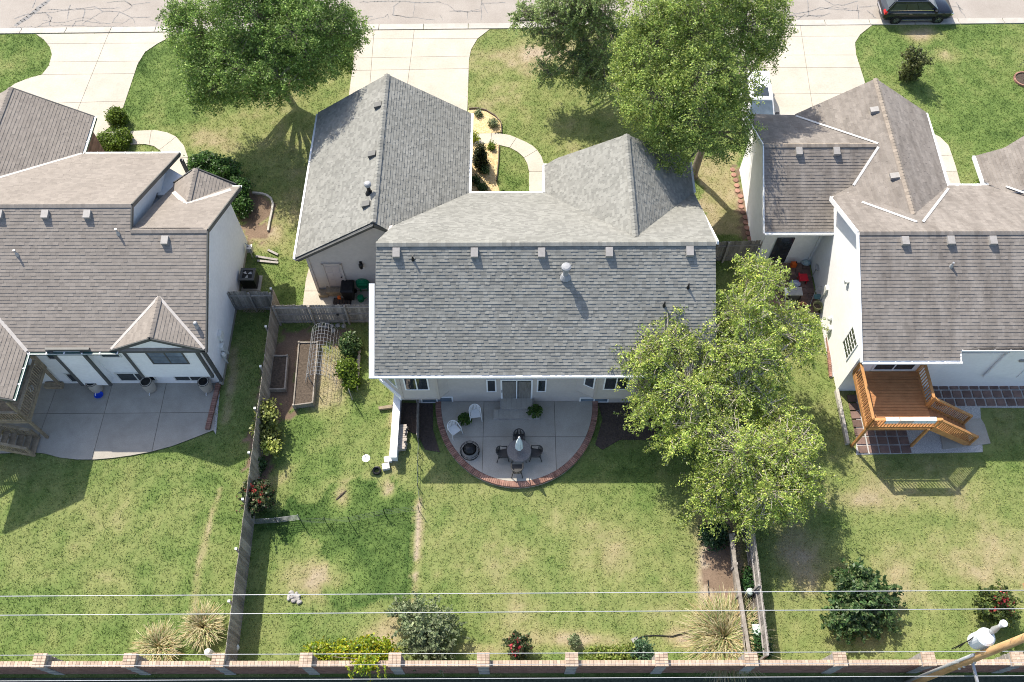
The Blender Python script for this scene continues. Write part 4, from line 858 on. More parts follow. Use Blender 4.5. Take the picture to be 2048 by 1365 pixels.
def tree(name, label, base, top, blobs, pal, nclu, per, rc, size, r=.2, bark=BARK, twigs=.35, trunks=None, cat='tree', group=None, twigm=None, **kw):
    """base, top: trunk foot and fork; blobs: crown lumps in world space"""
    T = thing(name, label, cat, base, group); tk = MB(); base, top = Vector(base), Vector(top)
    tk.tube([base + Vector((0, 0, -.05)), base + Vector((0, 0, .25)), base.lerp(top, .5) + Vector((.06, .04, 0)), top], [r * 1.5, r * 1.1, r * .95, r * .8], 10)
    for tt in (trunks or []): tk.tube([base, base.lerp(Vector(tt), .5) + Vector((.1, 0, .1)), Vector(tt)], [r, r * .8, r * .55], 8)
    starts = [top] + [Vector(t) for t in (trunks or [])]
    tk.build('trunk', bark, T, smooth=True)
    pts, cen = blob_points(blobs, nclu, per, rc, **{k: v for k, v in kw.items() if k in ('shell', 'flat', 'spray', 'fall')})
    br = MB(); tw = MB(); k = 0
    for c, rad in blobs:
        s = min(starts, key=lambda q: (q - Vector(c)).length); P = limb(br, s, Vector(c) - Vector((0, 0, rad[2] * .2)), r * .55, r * .2)
        cl = cen[k:k + max(1, int(nclu * 0) + 1)]
        near = [q for q in cen if (Vector(q) - Vector(c)).length < max(rad) * 1.1]
        random.shuffle(near)
        for q in near[:int(len(near) * twigs)]:
            s2 = min(P[2:], key=lambda a: (a - Vector(q)).length); limb(tw, s2, q, r * .13, .012, n=3)
    for q in pts[rng.choice(len(pts), min(len(pts), 1), replace=False)]: pass
    br.build('branches', bark, T, smooth=True)
    if tw.v: tw.build('twigs', twigm or bark, T)['kind'] = 'stuff'
    lv = leaves('crown', T, pts, size, pal, cl=per, **{k: v for k, v in kw.items() if k in ('up', 'jit', 'elong', 'droop')}); return T
def B(px, py, z, rx, ry=None, rz=None): 
    c = g3(px, py, z); return (c, (rx, ry or rx, rz or rx * .8))
DG = [((.045, .09, .03), 4), ((.07, .135, .045), 4), ((.11, .19, .065), 2), ((.15, .23, .08), 1)]
MG = [((.06, .105, .034), 3), ((.095, .15, .045), 4), ((.14, .195, .06), 3), ((.19, .23, .07), 1.2)]
YG_ = [((.11, .15, .035), 3), ((.17, .21, .048), 4), ((.24, .27, .065), 2.2), ((.32, .32, .08), .6), ((.17, .165, .11), 1.0)]
LG = [((.10, .16, .02), 3), ((.16, .235, .03), 4), ((.22, .30, .04), 2)]
YE = [((.25, .33, .02), 3), ((.38, .42, .03), 3), ((.14, .24, .03), 2), ((.45, .38, .02), 1)]
GG = [((.16, .21, .10), 3), ((.23, .28, .14), 4), ((.33, .36, .2), 2)]
BR = lambda pal, k: [(tuple(min(.75, a * k) for a in c), w) for c, w in pal]
DG2 = BR([((.04, .066, .014), 4), ((.062, .098, .022), 4), ((.098, .14, .035), 2), ((.14, .18, .05), 1)], 3.1)
MG2 = BR([((.075, .108, .028), 3), ((.115, .155, .036), 4), ((.165, .205, .05), 3), ((.22, .245, .065), 1.4)], 2.35)
YG2 = BR(YG_, 2.5)
# street tree on the left, dense and dark
tb = g3(553, 168)
tree('oak_tree', 'big dense dark green tree by the street between the left and middle driveways', tb, (tb[0] + .1, tb[1], 2.8),
     [B(400, 60, 6.2, 2.1, 2.0, 1.5), B(520, 30, 7.6, 2.5, 2.4, 1.9), B(640, 60, 6.6, 2.2, 2.1, 1.6), B(560, 100, 6.0, 2.2, 1.9, 1.4), B(450, 110, 5.6, 1.9, 1.7, 1.3), B(660, 100, 5.4, 1.5, 1.5, 1.1), B(425, 165, 4.8, 1.2, 1.1, .9), B(500, 165, 5.2, 1.3, 1.1, .9), B(392, 198, 4.0, .6, .5, .5), B(590, 140, 4.8, 1.2, 1.0, .8), B(368, 18, 7, 1.0, 1.0, .8), B(690, 40, 6, .9, .9, .8), B(480, -40, 9.0, 2.2, 2.1, 1.7), B(600, -30, 8.6, 2.2, 2.1, 1.7), B(480, 130, 6.2, 1.9, 1.7, 1.2), B(410, 130, 5.4, 1.3, 1.3, 1.0), B(540, 178, 4.8, 1.1, 1.0, .7), B(705, 85, 5, .6, .6, .5), B(345, 42, 6.4, .6, .6, .5), B(420, 205, 3.8, .7, .6, .5), B(380, 150, 4.6, .7, .7, .5), B(720, 62, 5.6, .5, .5, .4), B(460, 195, 4.4, .6, .5, .4), B(620, 165, 4.2, .6, .5, .4), B(620, 115, 6.6, 1.7, 1.5, 1.1), B(555, 150, 6.4, 1.6, 1.4, 1.0), B(590, 60, 8, 2, 1.8, 1.4)],
     DG2, 2700, 56, .2, .07, r=.26, twigs=.1, up=.45, spray=.7, fall=.25)
rg = thing('tree_ring', 'raised ring of reddish edging bricks round the foot of the dark street tree', 'brick edging', g3(553, 165))
c_ = g(553, 165)
for k in range(30):
    a = 2 * PI * k / 30; piece('brick', BRICK, (c_[0] + .95 * math.cos(a), c_[1] + .9 * math.sin(a), .06), (.19, .1, .14), rg, rz=a + PI / 2)
# feathery tree with tiered branches
tb = g3(1196, 118)
tree('locust_tree', 'feathery bluish green tree with tiered branches by the street', tb, (tb[0] + .2, tb[1], 3.4),
     [B(1080, 20, 5.5, 1.5, 1.0, .3), B(1130, 45, 5.0, 1.6, 1.1, .3), B(1100, 70, 4.4, 1.3, .9, .3), B(1170, 80, 4.0, 1.3, 1.0, .35), B(1180, 20, 6.2, 1.6, 1.3, .45), B(1120, -10, 7, 1.7, 1.3, .4), B(1200, -20, 7.6, 1.7, 1.4, .5), B(1100, 150, 2.4, 1.0, .7, .3), B(1150, 150, 2.4, 1.2, .9, .35), B(1085, 130, 2.7, .7, .5, .25), B(1200, 130, 3.0, 1.4, 1.1, .4), B(1050, 20, 5.5, .8, .5, .22), B(1060, 60, 4.6, .6, .5, .2), B(1230, 60, 5.2, 1.3, 1.2, .5), B(1190, 165, 2.6, 1.0, .9, .4), B(1150, 110, 3.4, 1.0, .8, .3), B(1225, 110, 4.4, 1.2, 1.0, .4), B(1215, 175, 3.2, 1.0, .9, .35), B(1165, 35, 6, 1.4, 1.1, .4), B(1040, 42, 5.2, .7, .5, .2), B(1110, 100, 3.6, .9, .6, .25), B(1180, 130, 3.4, 1.1, .9, .35)],
     [((.2, .28, .10), 3), ((.28, .37, .13), 4), ((.38, .45, .17), 2)], 800, 60, .12, .06, r=.15, twigs=.5, up=.7, shell=.3, elong=2.2, spray=1.0, fall=.3)
# large light green tree in front
tb = (10.75, 34.6, 0)
tree('maple_tree', 'largest light green tree, standing between the middle and right driveways', tb, (tb[0] + .1, tb[1] + .1, 3.6),
     [B(1390, 60, 9.6, 2.3, 2.2, 1.6), B(1490, 50, 9.0, 2.0, 1.9, 1.5), B(1310, 90, 9.2, 1.9, 1.8, 1.4), B(1400, 150, 9.0, 2.2, 1.9, 1.4), B(1310, 190, 8.4, 1.8, 1.6, 1.2), B(1465, 160, 8.2, 1.6, 1.5, 1.2), B(1385, 235, 7.8, 1.8, 1.5, 1.2), B(1280, 150, 8.4, 1.2, 1.1, .9), B(1330, 262, 7.2, 1.2, 1.0, .8), B(1465, 228, 7.2, 1.1, 1.0, .8), B(1525, 95, 8.2, 1.0, 1.0, .8), B(1545, 20, 9, 1.0, 1.0, .9), B(1335, 312, 6.2, .7, .5, .5), B(1495, 262, 6.4, .6, .5, .5), B(1415, 285, 6.6, .8, .7, .6), B(1290, 30, 10, 1.3, 1.3, 1.0), B(1400, -20, 11, 2.2, 2.0, 1.6), B(1500, -20, 10.4, 1.6, 1.5, 1.2), B(1250, 108, 8.6, .7, .7, .6), B(1440, 300, 5.6, .6, .5, .4), B(1255, 195, 7.4, .6, .6, .5), B(1562, 60, 8.4, .5, .5, .4), B(1235, 150, 8, .5, .5, .4), B(1270, 235, 6.6, .5, .5, .4), B(1480, 290, 5.6, .4, .4, .3), B(1370, 330, 5.6, .4, .4, .3), B(1300, 300, 6.2, .45, .4, .35)],
     MG2, 2300, 56, .19, .066, r=.22, twigs=.12, up=.45, spray=.75, fall=.3)
# airy yellow-green tree in the back yard, on several stems
tb = g3(1476, 985)
tree('elm_tree', 'airy yellowish green multi-stemmed tree overhanging the right end of the grey roof', tb, (tb[0], tb[1], 1.6),
     [B(1330, 690, 5.6, 1.6, 1.3, 1.0), B(1290, 720, 5.2, 1.2, 1.0, .8), B(1380, 770, 5.0, 1.7, 1.3, 1.0), B(1300, 800, 4.2, 1.2, 1.0, .8), B(1480, 620, 6.0, 1.5, 1.4, 1.0), B(1530, 560, 6.2, 1.1, 1.0, .8), B(1500, 530, 6.2, .6, .8, .6), B(1570, 640, 5.2, 1.4, 1.1, .8), B(1600, 690, 4.6, 1.1, .9, .7), B(1500, 700, 5.4, 1.6, 1.3, 1.0), B(1410, 850, 4.2, 1.6, 1.2, 1.0), B(1350, 870, 3.6, 1.1, .9, .7), B(1480, 900, 4.2, 1.7, 1.3, 1.0), B(1570, 900, 3.8, 1.6, 1.3, .9), B(1610, 960, 3.2, 1.1, 1.0, .7), B(1540, 980, 3.4, 1.5, 1.1, .9), B(1440, 960, 3.0, 1.3, 1.0, .8), B(1420, 1010, 2.2, 1.0, .8, .7), B(1560, 830, 3.6, 1.2, 1.0, .7), B(1600, 870, 3.4, 1.0, .9, .6), B(1500, 1030, 2.5, .9, .7, .6), B(1410, 690, 5.2, 1.1, 1.0, .8), B(1275, 830, 3.2, .5, .3, .3), B(1355, 640, 5.8, .8, .7, .6), B(1440, 640, 5.6, .8, .8, .6), B(1250, 700, 5.0, .6, .5, .45), B(1590, 1000, 2.8, .8, .8, .5), B(1620, 650, 4.8, .6, .5, .4), B(1480, 780, 4.4, 1.2, 1.0, .6), B(1430, 760, 4.6, 1.0, .9, .6), B(1530, 790, 3.8, 1.0, .9, .6), B(1450, 800, 4.2, 1.0, .9, .6), B(1370, 820, 4.2, 1.0, .9, .6), B(1540, 720, 4.6, .9, .9, .6)],
     YG2, 2300, 52, .12, .056, r=.13, bark=BARKP, twigs=.6, up=.35, shell=.3, elong=2.0, spray=1.05, fall=.5, trunks=[tuple(np.array(g3(1470, 800, 3.6))), tuple(np.array(g3(1500, 760, 4.2))), tuple(np.array(g3(1540, 930, 2.6)))], droop=.6)
# ---- shrubs
def shrub(name, label, blobs, pal, nclu, per, rc, size, cat='shrub', stem=True, flowers=None, group=None, **kw):
    c = blobs[0][0]; T = thing(name, label, cat, (c[0], c[1], 0), group)
    pts, cen = blob_points(blobs, nclu, per, rc, shell=kw.pop('shell', .5), flat=kw.pop('flat', 1), spray=kw.pop('spray', 0), fall=kw.pop('fall', .3))
    pts[:, 2] = np.maximum(pts[:, 2], .03)
    if stem:
        mb = MB()
        for q in cen[rng.choice(len(cen), min(len(cen), 26), replace=False)]: limb(mb, (c[0] + random.uniform(-.06, .06), c[1] + random.uniform(-.06, .06), 0), q, .022, .008, n=3)
        mb.build('stems', BARK, T)
    leaves('foliage', T, pts, size, pal, cl=per, **kw)
    if flowers:
        col, n = flowers; top = cen[np.argsort(-(cen[:, 2] + rng.random(len(cen)) * .3))][:n]; fp = (top[:, None] + rng.normal(size=(len(top), 16, 3)) * np.array([.05, .05, .07])).reshape(-1, 3) + np.array([0, -.02, .1])
        leaves('flowers', T, fp, .06, [(col, 3), (tuple(min(1, x * 1.5) for x in col), 1)], up=.2)
    return T
def R_(px, py, h, rx, ry=None, rz=None):     # a lump sitting on the ground spot px,py
    x, y = g(px, py); rz = rz or h / 2; return ((x, y, max(h - rz, rz * .6)), (rx, ry or rx, rz))
shrub('round_bush', 'small round clipped bush at the corner of the left driveway', [R_(240, 246, 1.0, .52, .5, .5)], LG, 260, 24, .09, .07, shell=.85)
shrub('hedge', 'low clipped bright green hedge beside the curved walk on the left', [R_(218, 292, .8, .6, .55, .42), R_(238, 296, .8, .6, .55, .42), R_(250, 284, .8, .45, .5, .42)], LG, 520, 24, .09, .07, shell=.85, cat='hedge')
shrub('vine_shrub', 'dark green sprawling shrub against the front corner of the left house', [R_(420, 352, 1.6, .9, .9, .8), R_(455, 362, 1.5, .9, .9, .75), R_(480, 395, 1.3, .7, .8, .65), R_(488, 425, 1.0, .5, .6, .5)], [((.04, .095, .02), 3), ((.07, .15, .03), 3), ((.11, .21, .045), 1.5)], 420, 26, .12, .1, shell=.6)
shrub('upright_shrub', 'dark upright vase-shaped shrub on the front lawn of the right house', [R_(1812, 158, 1.2, .6, .55, .6), R_(1812, 158, 2.2, .75, .7, .6)], [((.075, .095, .03), 3), ((.13, .15, .045), 3), ((.21, .22, .07), 1)], 200, 26, .08, .075, spray=.5, fall=-.3, shell=.3)
shrub('conifer_shrub', 'dark conical evergreen in the straw mulch beside the garage', [R_(962, 332, 1.3, .45, .42, .75), R_(963, 332, 1.8, .25, .25, .4)], [((.025, .035, .012), 3), ((.05, .06, .018), 2), ((.12, .13, .03), .7)], 200, 26, .09, .06)
for k, (px, py, r_, pl, lb) in enumerate(((987, 252, .28, GG, 'grey-green tuft in the rounded mulch bed end'), (957, 230, .2, GG, 'smallest grassy tuft at the top of the straw mulch bed'), (983, 297, .22, LG, 'little lime tuft in the mulch below the curved walk'), (950, 365, .3, DG, 'dark little shrub in the mulch against the gutter corner'), (965, 378, .25, DG, 'dark little shrub near the porch end of the mulch bed'), (948, 282, .35, YE, 'yellowish low plant beside the start of the curved walk'), (970, 345, .28, DG, 'dark rounded shrub below the conical evergreen'))):
    shrub('small_plant', lb, [R_(px, py, r_ * 1.6, r_, r_, r_ * .8)], pl, 34, 18, .08, .06, cat='plant', group='small plants in the straw mulch')
shrub('garden_vine', 'leafy bean-like vine with pale tips on the back half of the garden trellis', [R_(704, 702, 1.2, .38, .5, .55)], DG + MG, 130, 26, .13, .1)
shrub('garden_vine', 'bright yellow-green vine on the front half of the garden trellis', [R_(700, 752, 1.2, .42, .5, .55), R_(706, 775, .8, .3, .3, .35)], LG, 150, 26, .13, .1)
shrub('leggy_shrub', 'leggy yellow-leaved shrub growing against the tall fence near the raised bed', [R_(545, 845, 1.7, .5, .6, .7), R_(530, 872, 1.2, .45, .5, .5), R_(552, 882, .9, .35, .4, .4)], [((.13, .16, .04), 3), ((.24, .27, .07), 3), ((.40, .42, .13), 1.5)], 95, 18, .14, .11, shell=.3)
shrub('leggy_shrub', 'small bright yellow-green plant by the fence above the crepe myrtle', [R_(548, 905, .9, .42, .32, .25)], [((.34, .40, .08), 3), ((.5, .54, .16), 2)], 30, 18, .12, .11)
shrub('weed_plant', 'dark thin weed at the foot of the tall fence', [R_(520, 935, .6, .35, .4, .3)], DG, 26, 14, .12, .09)
CM = [((.05, .085, .03), 3), ((.085, .12, .045), 3), ((.16, .17, .08), 1.2), ((.25, .13, .08), .7)]
shrub('crepe_myrtle', 'crepe myrtle with red flower tips beside the tall left fence', [R_(527, 1012, 1.8, .75, .7, .7), R_(520, 1000, 1.2, .6, .6, .5)], CM, 130, 26, .08, .085, spray=.5, fall=-.2, shell=.3, flowers=((.4, .06, .05), 9))
shrub('crepe_myrtle', 'small crepe myrtle with pink-red flowers near the brick wall', [R_(1035, 1300, 1.3, .5, .5, .6)], CM, 100, 24, .08, .07, spray=.45, fall=-.2, shell=.3, flowers=((.55, .08, .1), 8))
shrub('crepe_myrtle', 'bright red flowering crepe myrtle alone on the lawn at far right', [R_(1972, 1222, 1.7, .85, .8, .75)], [((.07, .11, .03), 3), ((.13, .17, .04), 3), ((.22, .25, .07), 1)], 200, 26, .08, .075, spray=.5, fall=-.2, shell=.35, flowers=((.5, .06, .07), 18))
shrub('citrus_shrub', 'large glossy dark green shrub under the power lines on the right lawn', [R_(1690, 1210, 1.9, 1.0, .9, .8), R_(1740, 1200, 1.5, .8, .8, .6), R_(1680, 1250, 1.3, .8, .7, .55), R_(1740, 1245, 1.1, .9, .6, .5), R_(1700, 1170, 1.5, .8, .6, .6)], [((.06, .12, .04), 3), ((.11, .18, .06), 3), ((.2, .25, .1), 1.3)], 330, 26, .09, .10, elong=2, spray=.75, fall=.3, shell=.35)
shrub('grey_shrub', 'wide airy grey-green shrub in front of the brick wall', [R_(850, 1255, 2.0, 1.0, .9, .8), R_(860, 1300, 1.6, 1.0, .7, .7), R_(880, 1270, 1.6, .8, .8, .6), R_(820, 1230, 1.5, .7, .6, .6)], GG, 260, 26, .08, .075, elong=2.2, spray=.75, shell=.3)
shrub('spilling_vine', 'yellow-green shrub spilling over the brick wall with trailing runners', [R_(640, 1312, .9, .5, .45, .4), R_(690, 1312, 1.0, .6, .5, .45), R_(735, 1308, 1.2, .65, .55, .5), R_(775, 1306, .8, .45, .4, .35), ((g3(732, 1325, 1.9)), (.45, .3, .2))], YE, 260, 26, .13, .085)
vn = MB()
SV = bpy.data.objects['spilling_vine']
for px, dx, ln in ((695, .3, 1.3), (712, -.25, 1.2), (738, .1, 1.7), (752, .35, 1.2), (768, .2, 1.3)):
    p = Vector(g3(px, 1320, 1.95)); pts = [p + Vector((dx * t * ln * .5 + .06 * math.sin(5 * t), -.25 - .42 * t, .08 + .1 * math.sin(3 * t) - .55 * t * t * ln)) for t in [k / 9 for k in range(10)]]
    vn.tube(pts, .014, 5)
    leaves('runner_leaves', SV, np.array([q + Vector((random.uniform(-.05, .05), random.uniform(-.05, .05), 0)) for q in pts for _ in range(3)]), .07, YE)
vn.build('runners', plain('green_stem', (.2, .25, .06)), SV)
shrub('low_hedge', 'low lime green hedge along the inside of the brick wall', [R_(1190, 1316, .55, .45, .35, .3), R_(1225, 1316, .6, .5, .4, .3), R_(1262, 1312, .6, .5, .4, .3)], [((.15, .21, .04), 3), ((.26, .32, .07), 3), ((.38, .40, .12), 1)], 220, 24, .1, .07, cat='hedge')
shrub('blue_shrub', 'rounded bluish green shrub at the right end of the lime hedge', [R_(1280, 1308, .8, .5, .45, .4)], [((.06, .12, .06), 3), ((.11, .19, .095), 3)], 110, 24, .09, .07)
shrub('small_plant', 'small lone plant in bare soil near the brick wall', [R_(1147, 1282, .5, .22, .22, .25)], GG, 24, 16, .09, .07, cat='plant')
shrub('shade_shrub', 'dark green shrub in the shade under the airy tree', [R_(1425, 1075, .9, .6, .55, .45)], [((.03, .07, .03), 3), ((.06, .12, .05), 2)], 110, 22, .13, .09)
shrub('ivy', 'dark green ivy between the fence and the low weathered boards', [R_(1506, 1290, .9, .3, .6, .4), R_(1500, 1260, .7, .3, .5, .3), R_(1495, 1165, .7, .25, .5, .3), R_(1520, 1310, .9, .25, .4, .3)], [((.03, .08, .025), 3), ((.06, .14, .04), 3)], 150, 24, .12, .09)
shrub('front_tuft', 'lime green tuft where the right walk meets the front gutter', [R_(1966, 376, .5, .5, .3, .3)], LG, 60, 20, .1, .07, cat='plant')
shrub('young_tree', 'thin young tree in a brick ring at the right edge of the front lawn', [R_(2050, 164, 2.6, .75, .7, .5), R_(2044, 162, 2.0, .5, .5, .4)], GG, 90, 22, .15, .08, cat='tree')
yr = thing('tree_ring', 'small ring of red bricks at the right edge of the front lawn', 'brick edging', g3(2046, 160)); c_ = g(2048, 160)
for k in range(22): a = 2 * PI * k / 22; piece('brick', BRICK, (c_[0] + .62 * math.cos(a), c_[1] + .6 * math.sin(a), .05), (.18, .09, .12), yr, rz=a + PI / 2)
struct(MB().prism([(c_[0] + .58 * math.cos(a), c_[1] + .56 * math.sin(a)) for a in [2 * PI * k / 20 for k in range(20)]], -.05, .04), 'mulch_bed', MULD)
# ornamental grasses: arching blades
def grass_clump(label, px, py, n, h, sp, pal):
    x0, y0 = g(px, py); T = thing('ornamental_grass', label, 'ornamental grass', (x0, y0, 0), None); V = np.zeros((n, 4, 2, 3)); c = []
    for i in range(n):
        a = random.uniform(0, 2 * PI); r = sp * math.sqrt(random.random()); hh = h * random.uniform(.6, 1.1) * (1 - .4 * r / sp); w = random.uniform(.012, .024); o = .5 * sp * random.random() ** .7; r *= random.uniform(.35, 1); a2 = a + random.gauss(0, .5)
        for k in range(4):
            t = k / 3; q = np.array([x0 + math.cos(a) * o + math.cos(a2) * r * t ** 1.3, y0 + math.sin(a) * o + math.sin(a2) * r * t ** 1.3, hh * (1.55 * t - .75 * t * t) * (1 if t < 1 else .9)]); s = np.array([-math.sin(a2), math.cos(a2), 0]) * w * (1 - .75 * t); V[i, k, 0] = q - s; V[i, k, 1] = q + s
    f = (np.arange(n)[:, None, None] * 8 + np.array([[0, 1, 3, 2], [2, 3, 5, 4], [4, 5, 7, 6]])[None]).reshape(-1, 4)
    cols = np.array(pal)[rng.integers(0, len(pal), n)] * rng.uniform(.7, 1.25, (n, 1)); np_mesh('blades', V.reshape(-1, 3), f, np.repeat(cols, 8, 0), BLADE, T)
OG = [(.55, .50, .26), (.66, .58, .36), (.42, .40, .18), (.52, .46, .26), (.30, .36, .13), (.62, .52, .32), (.20, .29, .09), (.50, .36, .17)]
grass_clump('largest clump of pale arching ornamental grass near the low weathered fence', 1445, 1278, 4200, 1.5, 1.75, OG)
grass_clump('tan ornamental grass clump behind the brick wall on the left lawn', 322, 1296, 1900, 1.05, 1.0, OG)
grass_clump('pale ornamental grass clump against the tall left fence', 410, 1256, 1700, 1.15, .95, OG)
# ================================================================== FENCES AND BRICK WALL
def board_fence(label, a, b, h=1.83, m=FENW, side=1, post_gap=2.4, rails=(.35, 1.0, 1.6), bw=.145, gates=(), name='wooden_fence', caps=True, mr=FENR):
    """vertical boards from a to b; rails and posts on the left (side=+1) or right (-1) of the direction of travel"""
    a, b = Vector((*a, 0)), Vector((*b, 0)); d = b - a; L = d.length; d.normalize(); s = Vector((-d.y, d.x, 0)) * side
    T = thing(name, label, 'fence', (a + b) / 2); n = int(L / bw); rz = math.atan2(d.y, d.x)
    for i in range(n):
        p = a + d * (bw * (i + .5)); hh = h + random.uniform(-.03, .03)
        piece('board', m, p + Vector((0, 0, hh / 2)) + s * random.uniform(-.004, .004), (bw - .012, .02, hh), T, rz=rz + random.uniform(-.02, .02))
    for z in rails: beam_piece('rail', mr, a + s * .04 + Vector((0, 0, z)), b + s * .04 + Vector((0, 0, z)), .045, .09, T)
    k = max(1, round(L / post_gap))
    for i in range(k + 1):
        p = a + (b - a) * (i / k) + s * .11; piece('post', mr, p + Vector((0, 0, (h + .06) / 2)), (.095, .095, h + .06), T, rz=rz)
        if caps: piece('post_cap', BOXW, p + Vector((0, 0, h + .09)), (.11, .11, .05), T, rz=rz)
    return T
A0, A1 = (-12.72, 25.45), (-12.32, 6.85)
board_fence('long tall weathered plank fence between the left and middle back yards', A0, A1, side=-1, mr=FENW, rails=(.4, 1.5))
cf = board_fence('grey plank fence with double gate between the tall fence and the grey-roofed house', (-12.6, 24.45), (-7.0, 24.5), m=FEND, side=-1, post_gap=1.9, rails=(.22, .95, 1.62), caps=False)
MB().box((-9.35, 24.36, 1.02), (.12, .05, .12)).build('gate_latch', BLKM, cf)
nf = board_fence('short dark plank gate fence beside the white wall of the left house', (-15.15, 25.3), (-12.85, 25.3), m=FEND, side=-1, post_gap=1.15, rails=(.3, 1.5), caps=False)
la = thing('lattice', 'small tan lattice panel leaning at the foot of the dark gate fence', 'lattice', (-14.3, 25.1, 0))
for k in range(8):
    beam_piece('lattice_strip', CEDARF if 0 else OLDW, (-14.75 + .15 * k, 25.12, .05), (-14.5 + .15 * k, 25.14, .42), .03, .01, la, up=(0, -1, 0)); beam_piece('lattice_strip', OLDW, (-14.5 + .15 * k, 25.10, .05), (-14.75 + .15 * k, 25.12, .42), .03, .01, la, up=(0, -1, 0))
board_fence('tall grey plank fence with three rails running under the airy tree', (11.15, 24.5), (10.85, 6.9), m=FEND, side=-1, rails=(.25, 1.0, 1.72), caps=False, post_gap=2.9)
board_fence('dark plank fence between the grey-roofed house and the white side wing', (9.9, 28.4), (13.6, 28.55), m=FEND, side=-1, post_gap=1.8, rails=(.35, 1.45), caps=False)
board_fence('short weathered fence return beside the grey-roofed house wall', (10.0, 28.3), (10.35, 25.0), m=FENW, side=1, caps=False, post_gap=1.6)
lf = thing('low_fence', 'low weathered board fence parallel to the tall grey fence near the pale grass', 'fence', (10.05, 9.8, 0))
for i in range(4):
    y0, y1 = 12.4 - 1.38 * i, 12.4 - 1.38 * (i + 1) + .02; x0, x1 = 10.18 - .04 * i, 10.14 - .04 * i
    for z in (.2, .45, .7, .92): beam_piece('board', FENW, (x0, y0, z), (x1, y1, z), .03, .2, lf)
    piece('post', FENR, (x0, y0, .52), (.11, .11, 1.05), lf)
piece('top_board', FENW, (10.1, 9.6, 1.07), (.16, 5.6, .03), lf, rz=.03)
# ---- brick wall along the back
BY = 6.58; WT = .22; WH = 1.78
PXS = [-31.5, -27.75, -23.95, -20.05, -16.25, -12.5, -8.8, -5.05, -1.32, 2.42, 6.2, 9.98, 13.72, 17.45, 21.2, 24.95, 28.7]
bw_ = thing('brick_wall', 'long low red brick wall along the back of all three yards', 'wall', (0, BY, 0))
MB().box((0, BY, WH / 2 - .06), (64, WT - .03, WH - .12), r=.5).build('mortar_core', MORT, bw_)
fc_ = MB()
for k in range(21):
    z = .05 + .082 * k; off = (k % 2) * .11
    for i in range(285):
        x = -31.9 + off + .222 * i; fc_.box((x, BY - WT / 2, z), (.21, .03, .072))
        if k > 12: fc_.box((x, BY + WT / 2, z), (.21, .03, .072))
fc_.build('brick_courses', BRICKW, bw_, kind='stuff')
capn = 0
for i in range(300):
    x = -23.0 + .1545 * i; piece('brick', BRICKP, (x, BY, WH - .015), (.145, WT + .01, .08), bw_, rz=random.uniform(-.01, .01))
cm_ = MB()
for i in range(56):
    for x in (-23.17 - .1545 * i, 23.37 + .1545 * i):
        if abs(x) < 32: cm_.box((x, BY, WH - .015), (.145, WT + .01, .08))
cm_.build('cap_bricks', BRICKP, bw_, kind='stuff')
PI0 = None
for k, x in enumerate(PXS):
    if not -26 < x < 26: continue
    T = thing('brick_pillar', 'pale brick-capped stone pillar of the back brick wall', 'pillar', (x, BY + .1, 0), 'pillars along the back brick wall')
    mb = MB()
    for j in range(9):
        z0, z1 = .22 * j, .22 * j + .208; e = random.uniform(-.012, .012)
        mb.prism([(x - .23 - e, BY - .16 - e), (x + .23 + e, BY - .16 - e), (x + .23 + e, BY + .36 + e), (x - .23 - e, BY + .36 + e)], z0, z1)
    mb.build('shaft', STONE, T, kind='stuff'); cp = MB().box((x, BY + .1, 2.02), (.54, .60, .06)).build('cap', BRICKP, T)
    for ix in range(3):
        for iy in range(5): piece('brick', BRICKP, (x - .18 + .18 * ix, BY - .13 + .115 * iy, 2.085), (.17, .105, .07), cp)
PLAB = ['leftmost pillar of the back brick wall, at the left edge', 'second brick-capped pillar from the left, left of the tan grass clump', 'brick-capped pillar at the end of the tall left fence', 'brick-capped pillar left of the yellow-green spilling shrub', 'brick-capped pillar between the spilling shrub and the grey-green shrub', 'brick-capped pillar just left of the small pink crepe myrtle', 'brick-capped pillar at the left end of the lime hedge', 'brick-capped pillar just right of the bluish shrub', 'brick-capped pillar crossed by blades of the largest grass clump', 'brick-capped pillar below the glossy citrus-like shrub', 'brick-capped pillar just left of the power pole', 'rightmost brick-capped pillar, right of the power pole']
pil = sorted([o for o in bpy.data.objects if o.name.startswith('brick_pillar')], key=lambda o: o.location.x)
pil = [o for o in pil if -21 < o.location.x < 22]
for o, l in zip(pil, PLAB): o['label'] = l
# ---- wire garden fences
def wire_fence(name, label, pts, h, gap, m, wires, r=.006, pr=.015):
    T = thing(name, label, 'wire fence', g3(*pts[0])); P = [Vector(g3(*p)) for p in pts]; mb = MB(); w = MB()
    for a, b in zip(P[:-1], P[1:]):
        n = max(1, int((b - a).length / gap))
        for i in range(n + 1): q = a + (b - a) * i / n; beam_piece('stake', m, q, q + Vector((.02, .02, h)), pr * 2, pr * 2, T, up=(0, 1, 0))
        for z in wires: w.beam(a + Vector((0, 0, z)), b + Vector((0, 0, z)), r * 2, r * 2)
        k = int((b - a).length / .22)
        for i in range(k): q = a + (b - a) * i / k; w.beam(q + Vector((0, 0, wires[0])), q + Vector((0, 0, wires[-1])), r, r, up=(0, 1, 0))
    w.build('wire_mesh', m, T, kind='stuff'); return T
DKW = mat('dark_wire', (.03, .05, .035), (.05, .07, .05), rough=.5)
wire_fence('wire_fence', 'low dark wire fence stakes crossing the lawn from the crepe myrtle to the dry strip', [(605, 1048), (700, 1045), (770, 1030), (838, 1022)], .8, 1.0, DKW, (.1, .3, .5, .7), r=.004)
wire_fence('wire_fence', 'grey welded wire panel standing out from the tall left fence', [(497, 1049), (555, 1046), (600, 1040)], .7, 1.4, mat('grey_wire', (.3, .3, .29)), (.05, .18, .31, .44, .57, .69), r=.007)
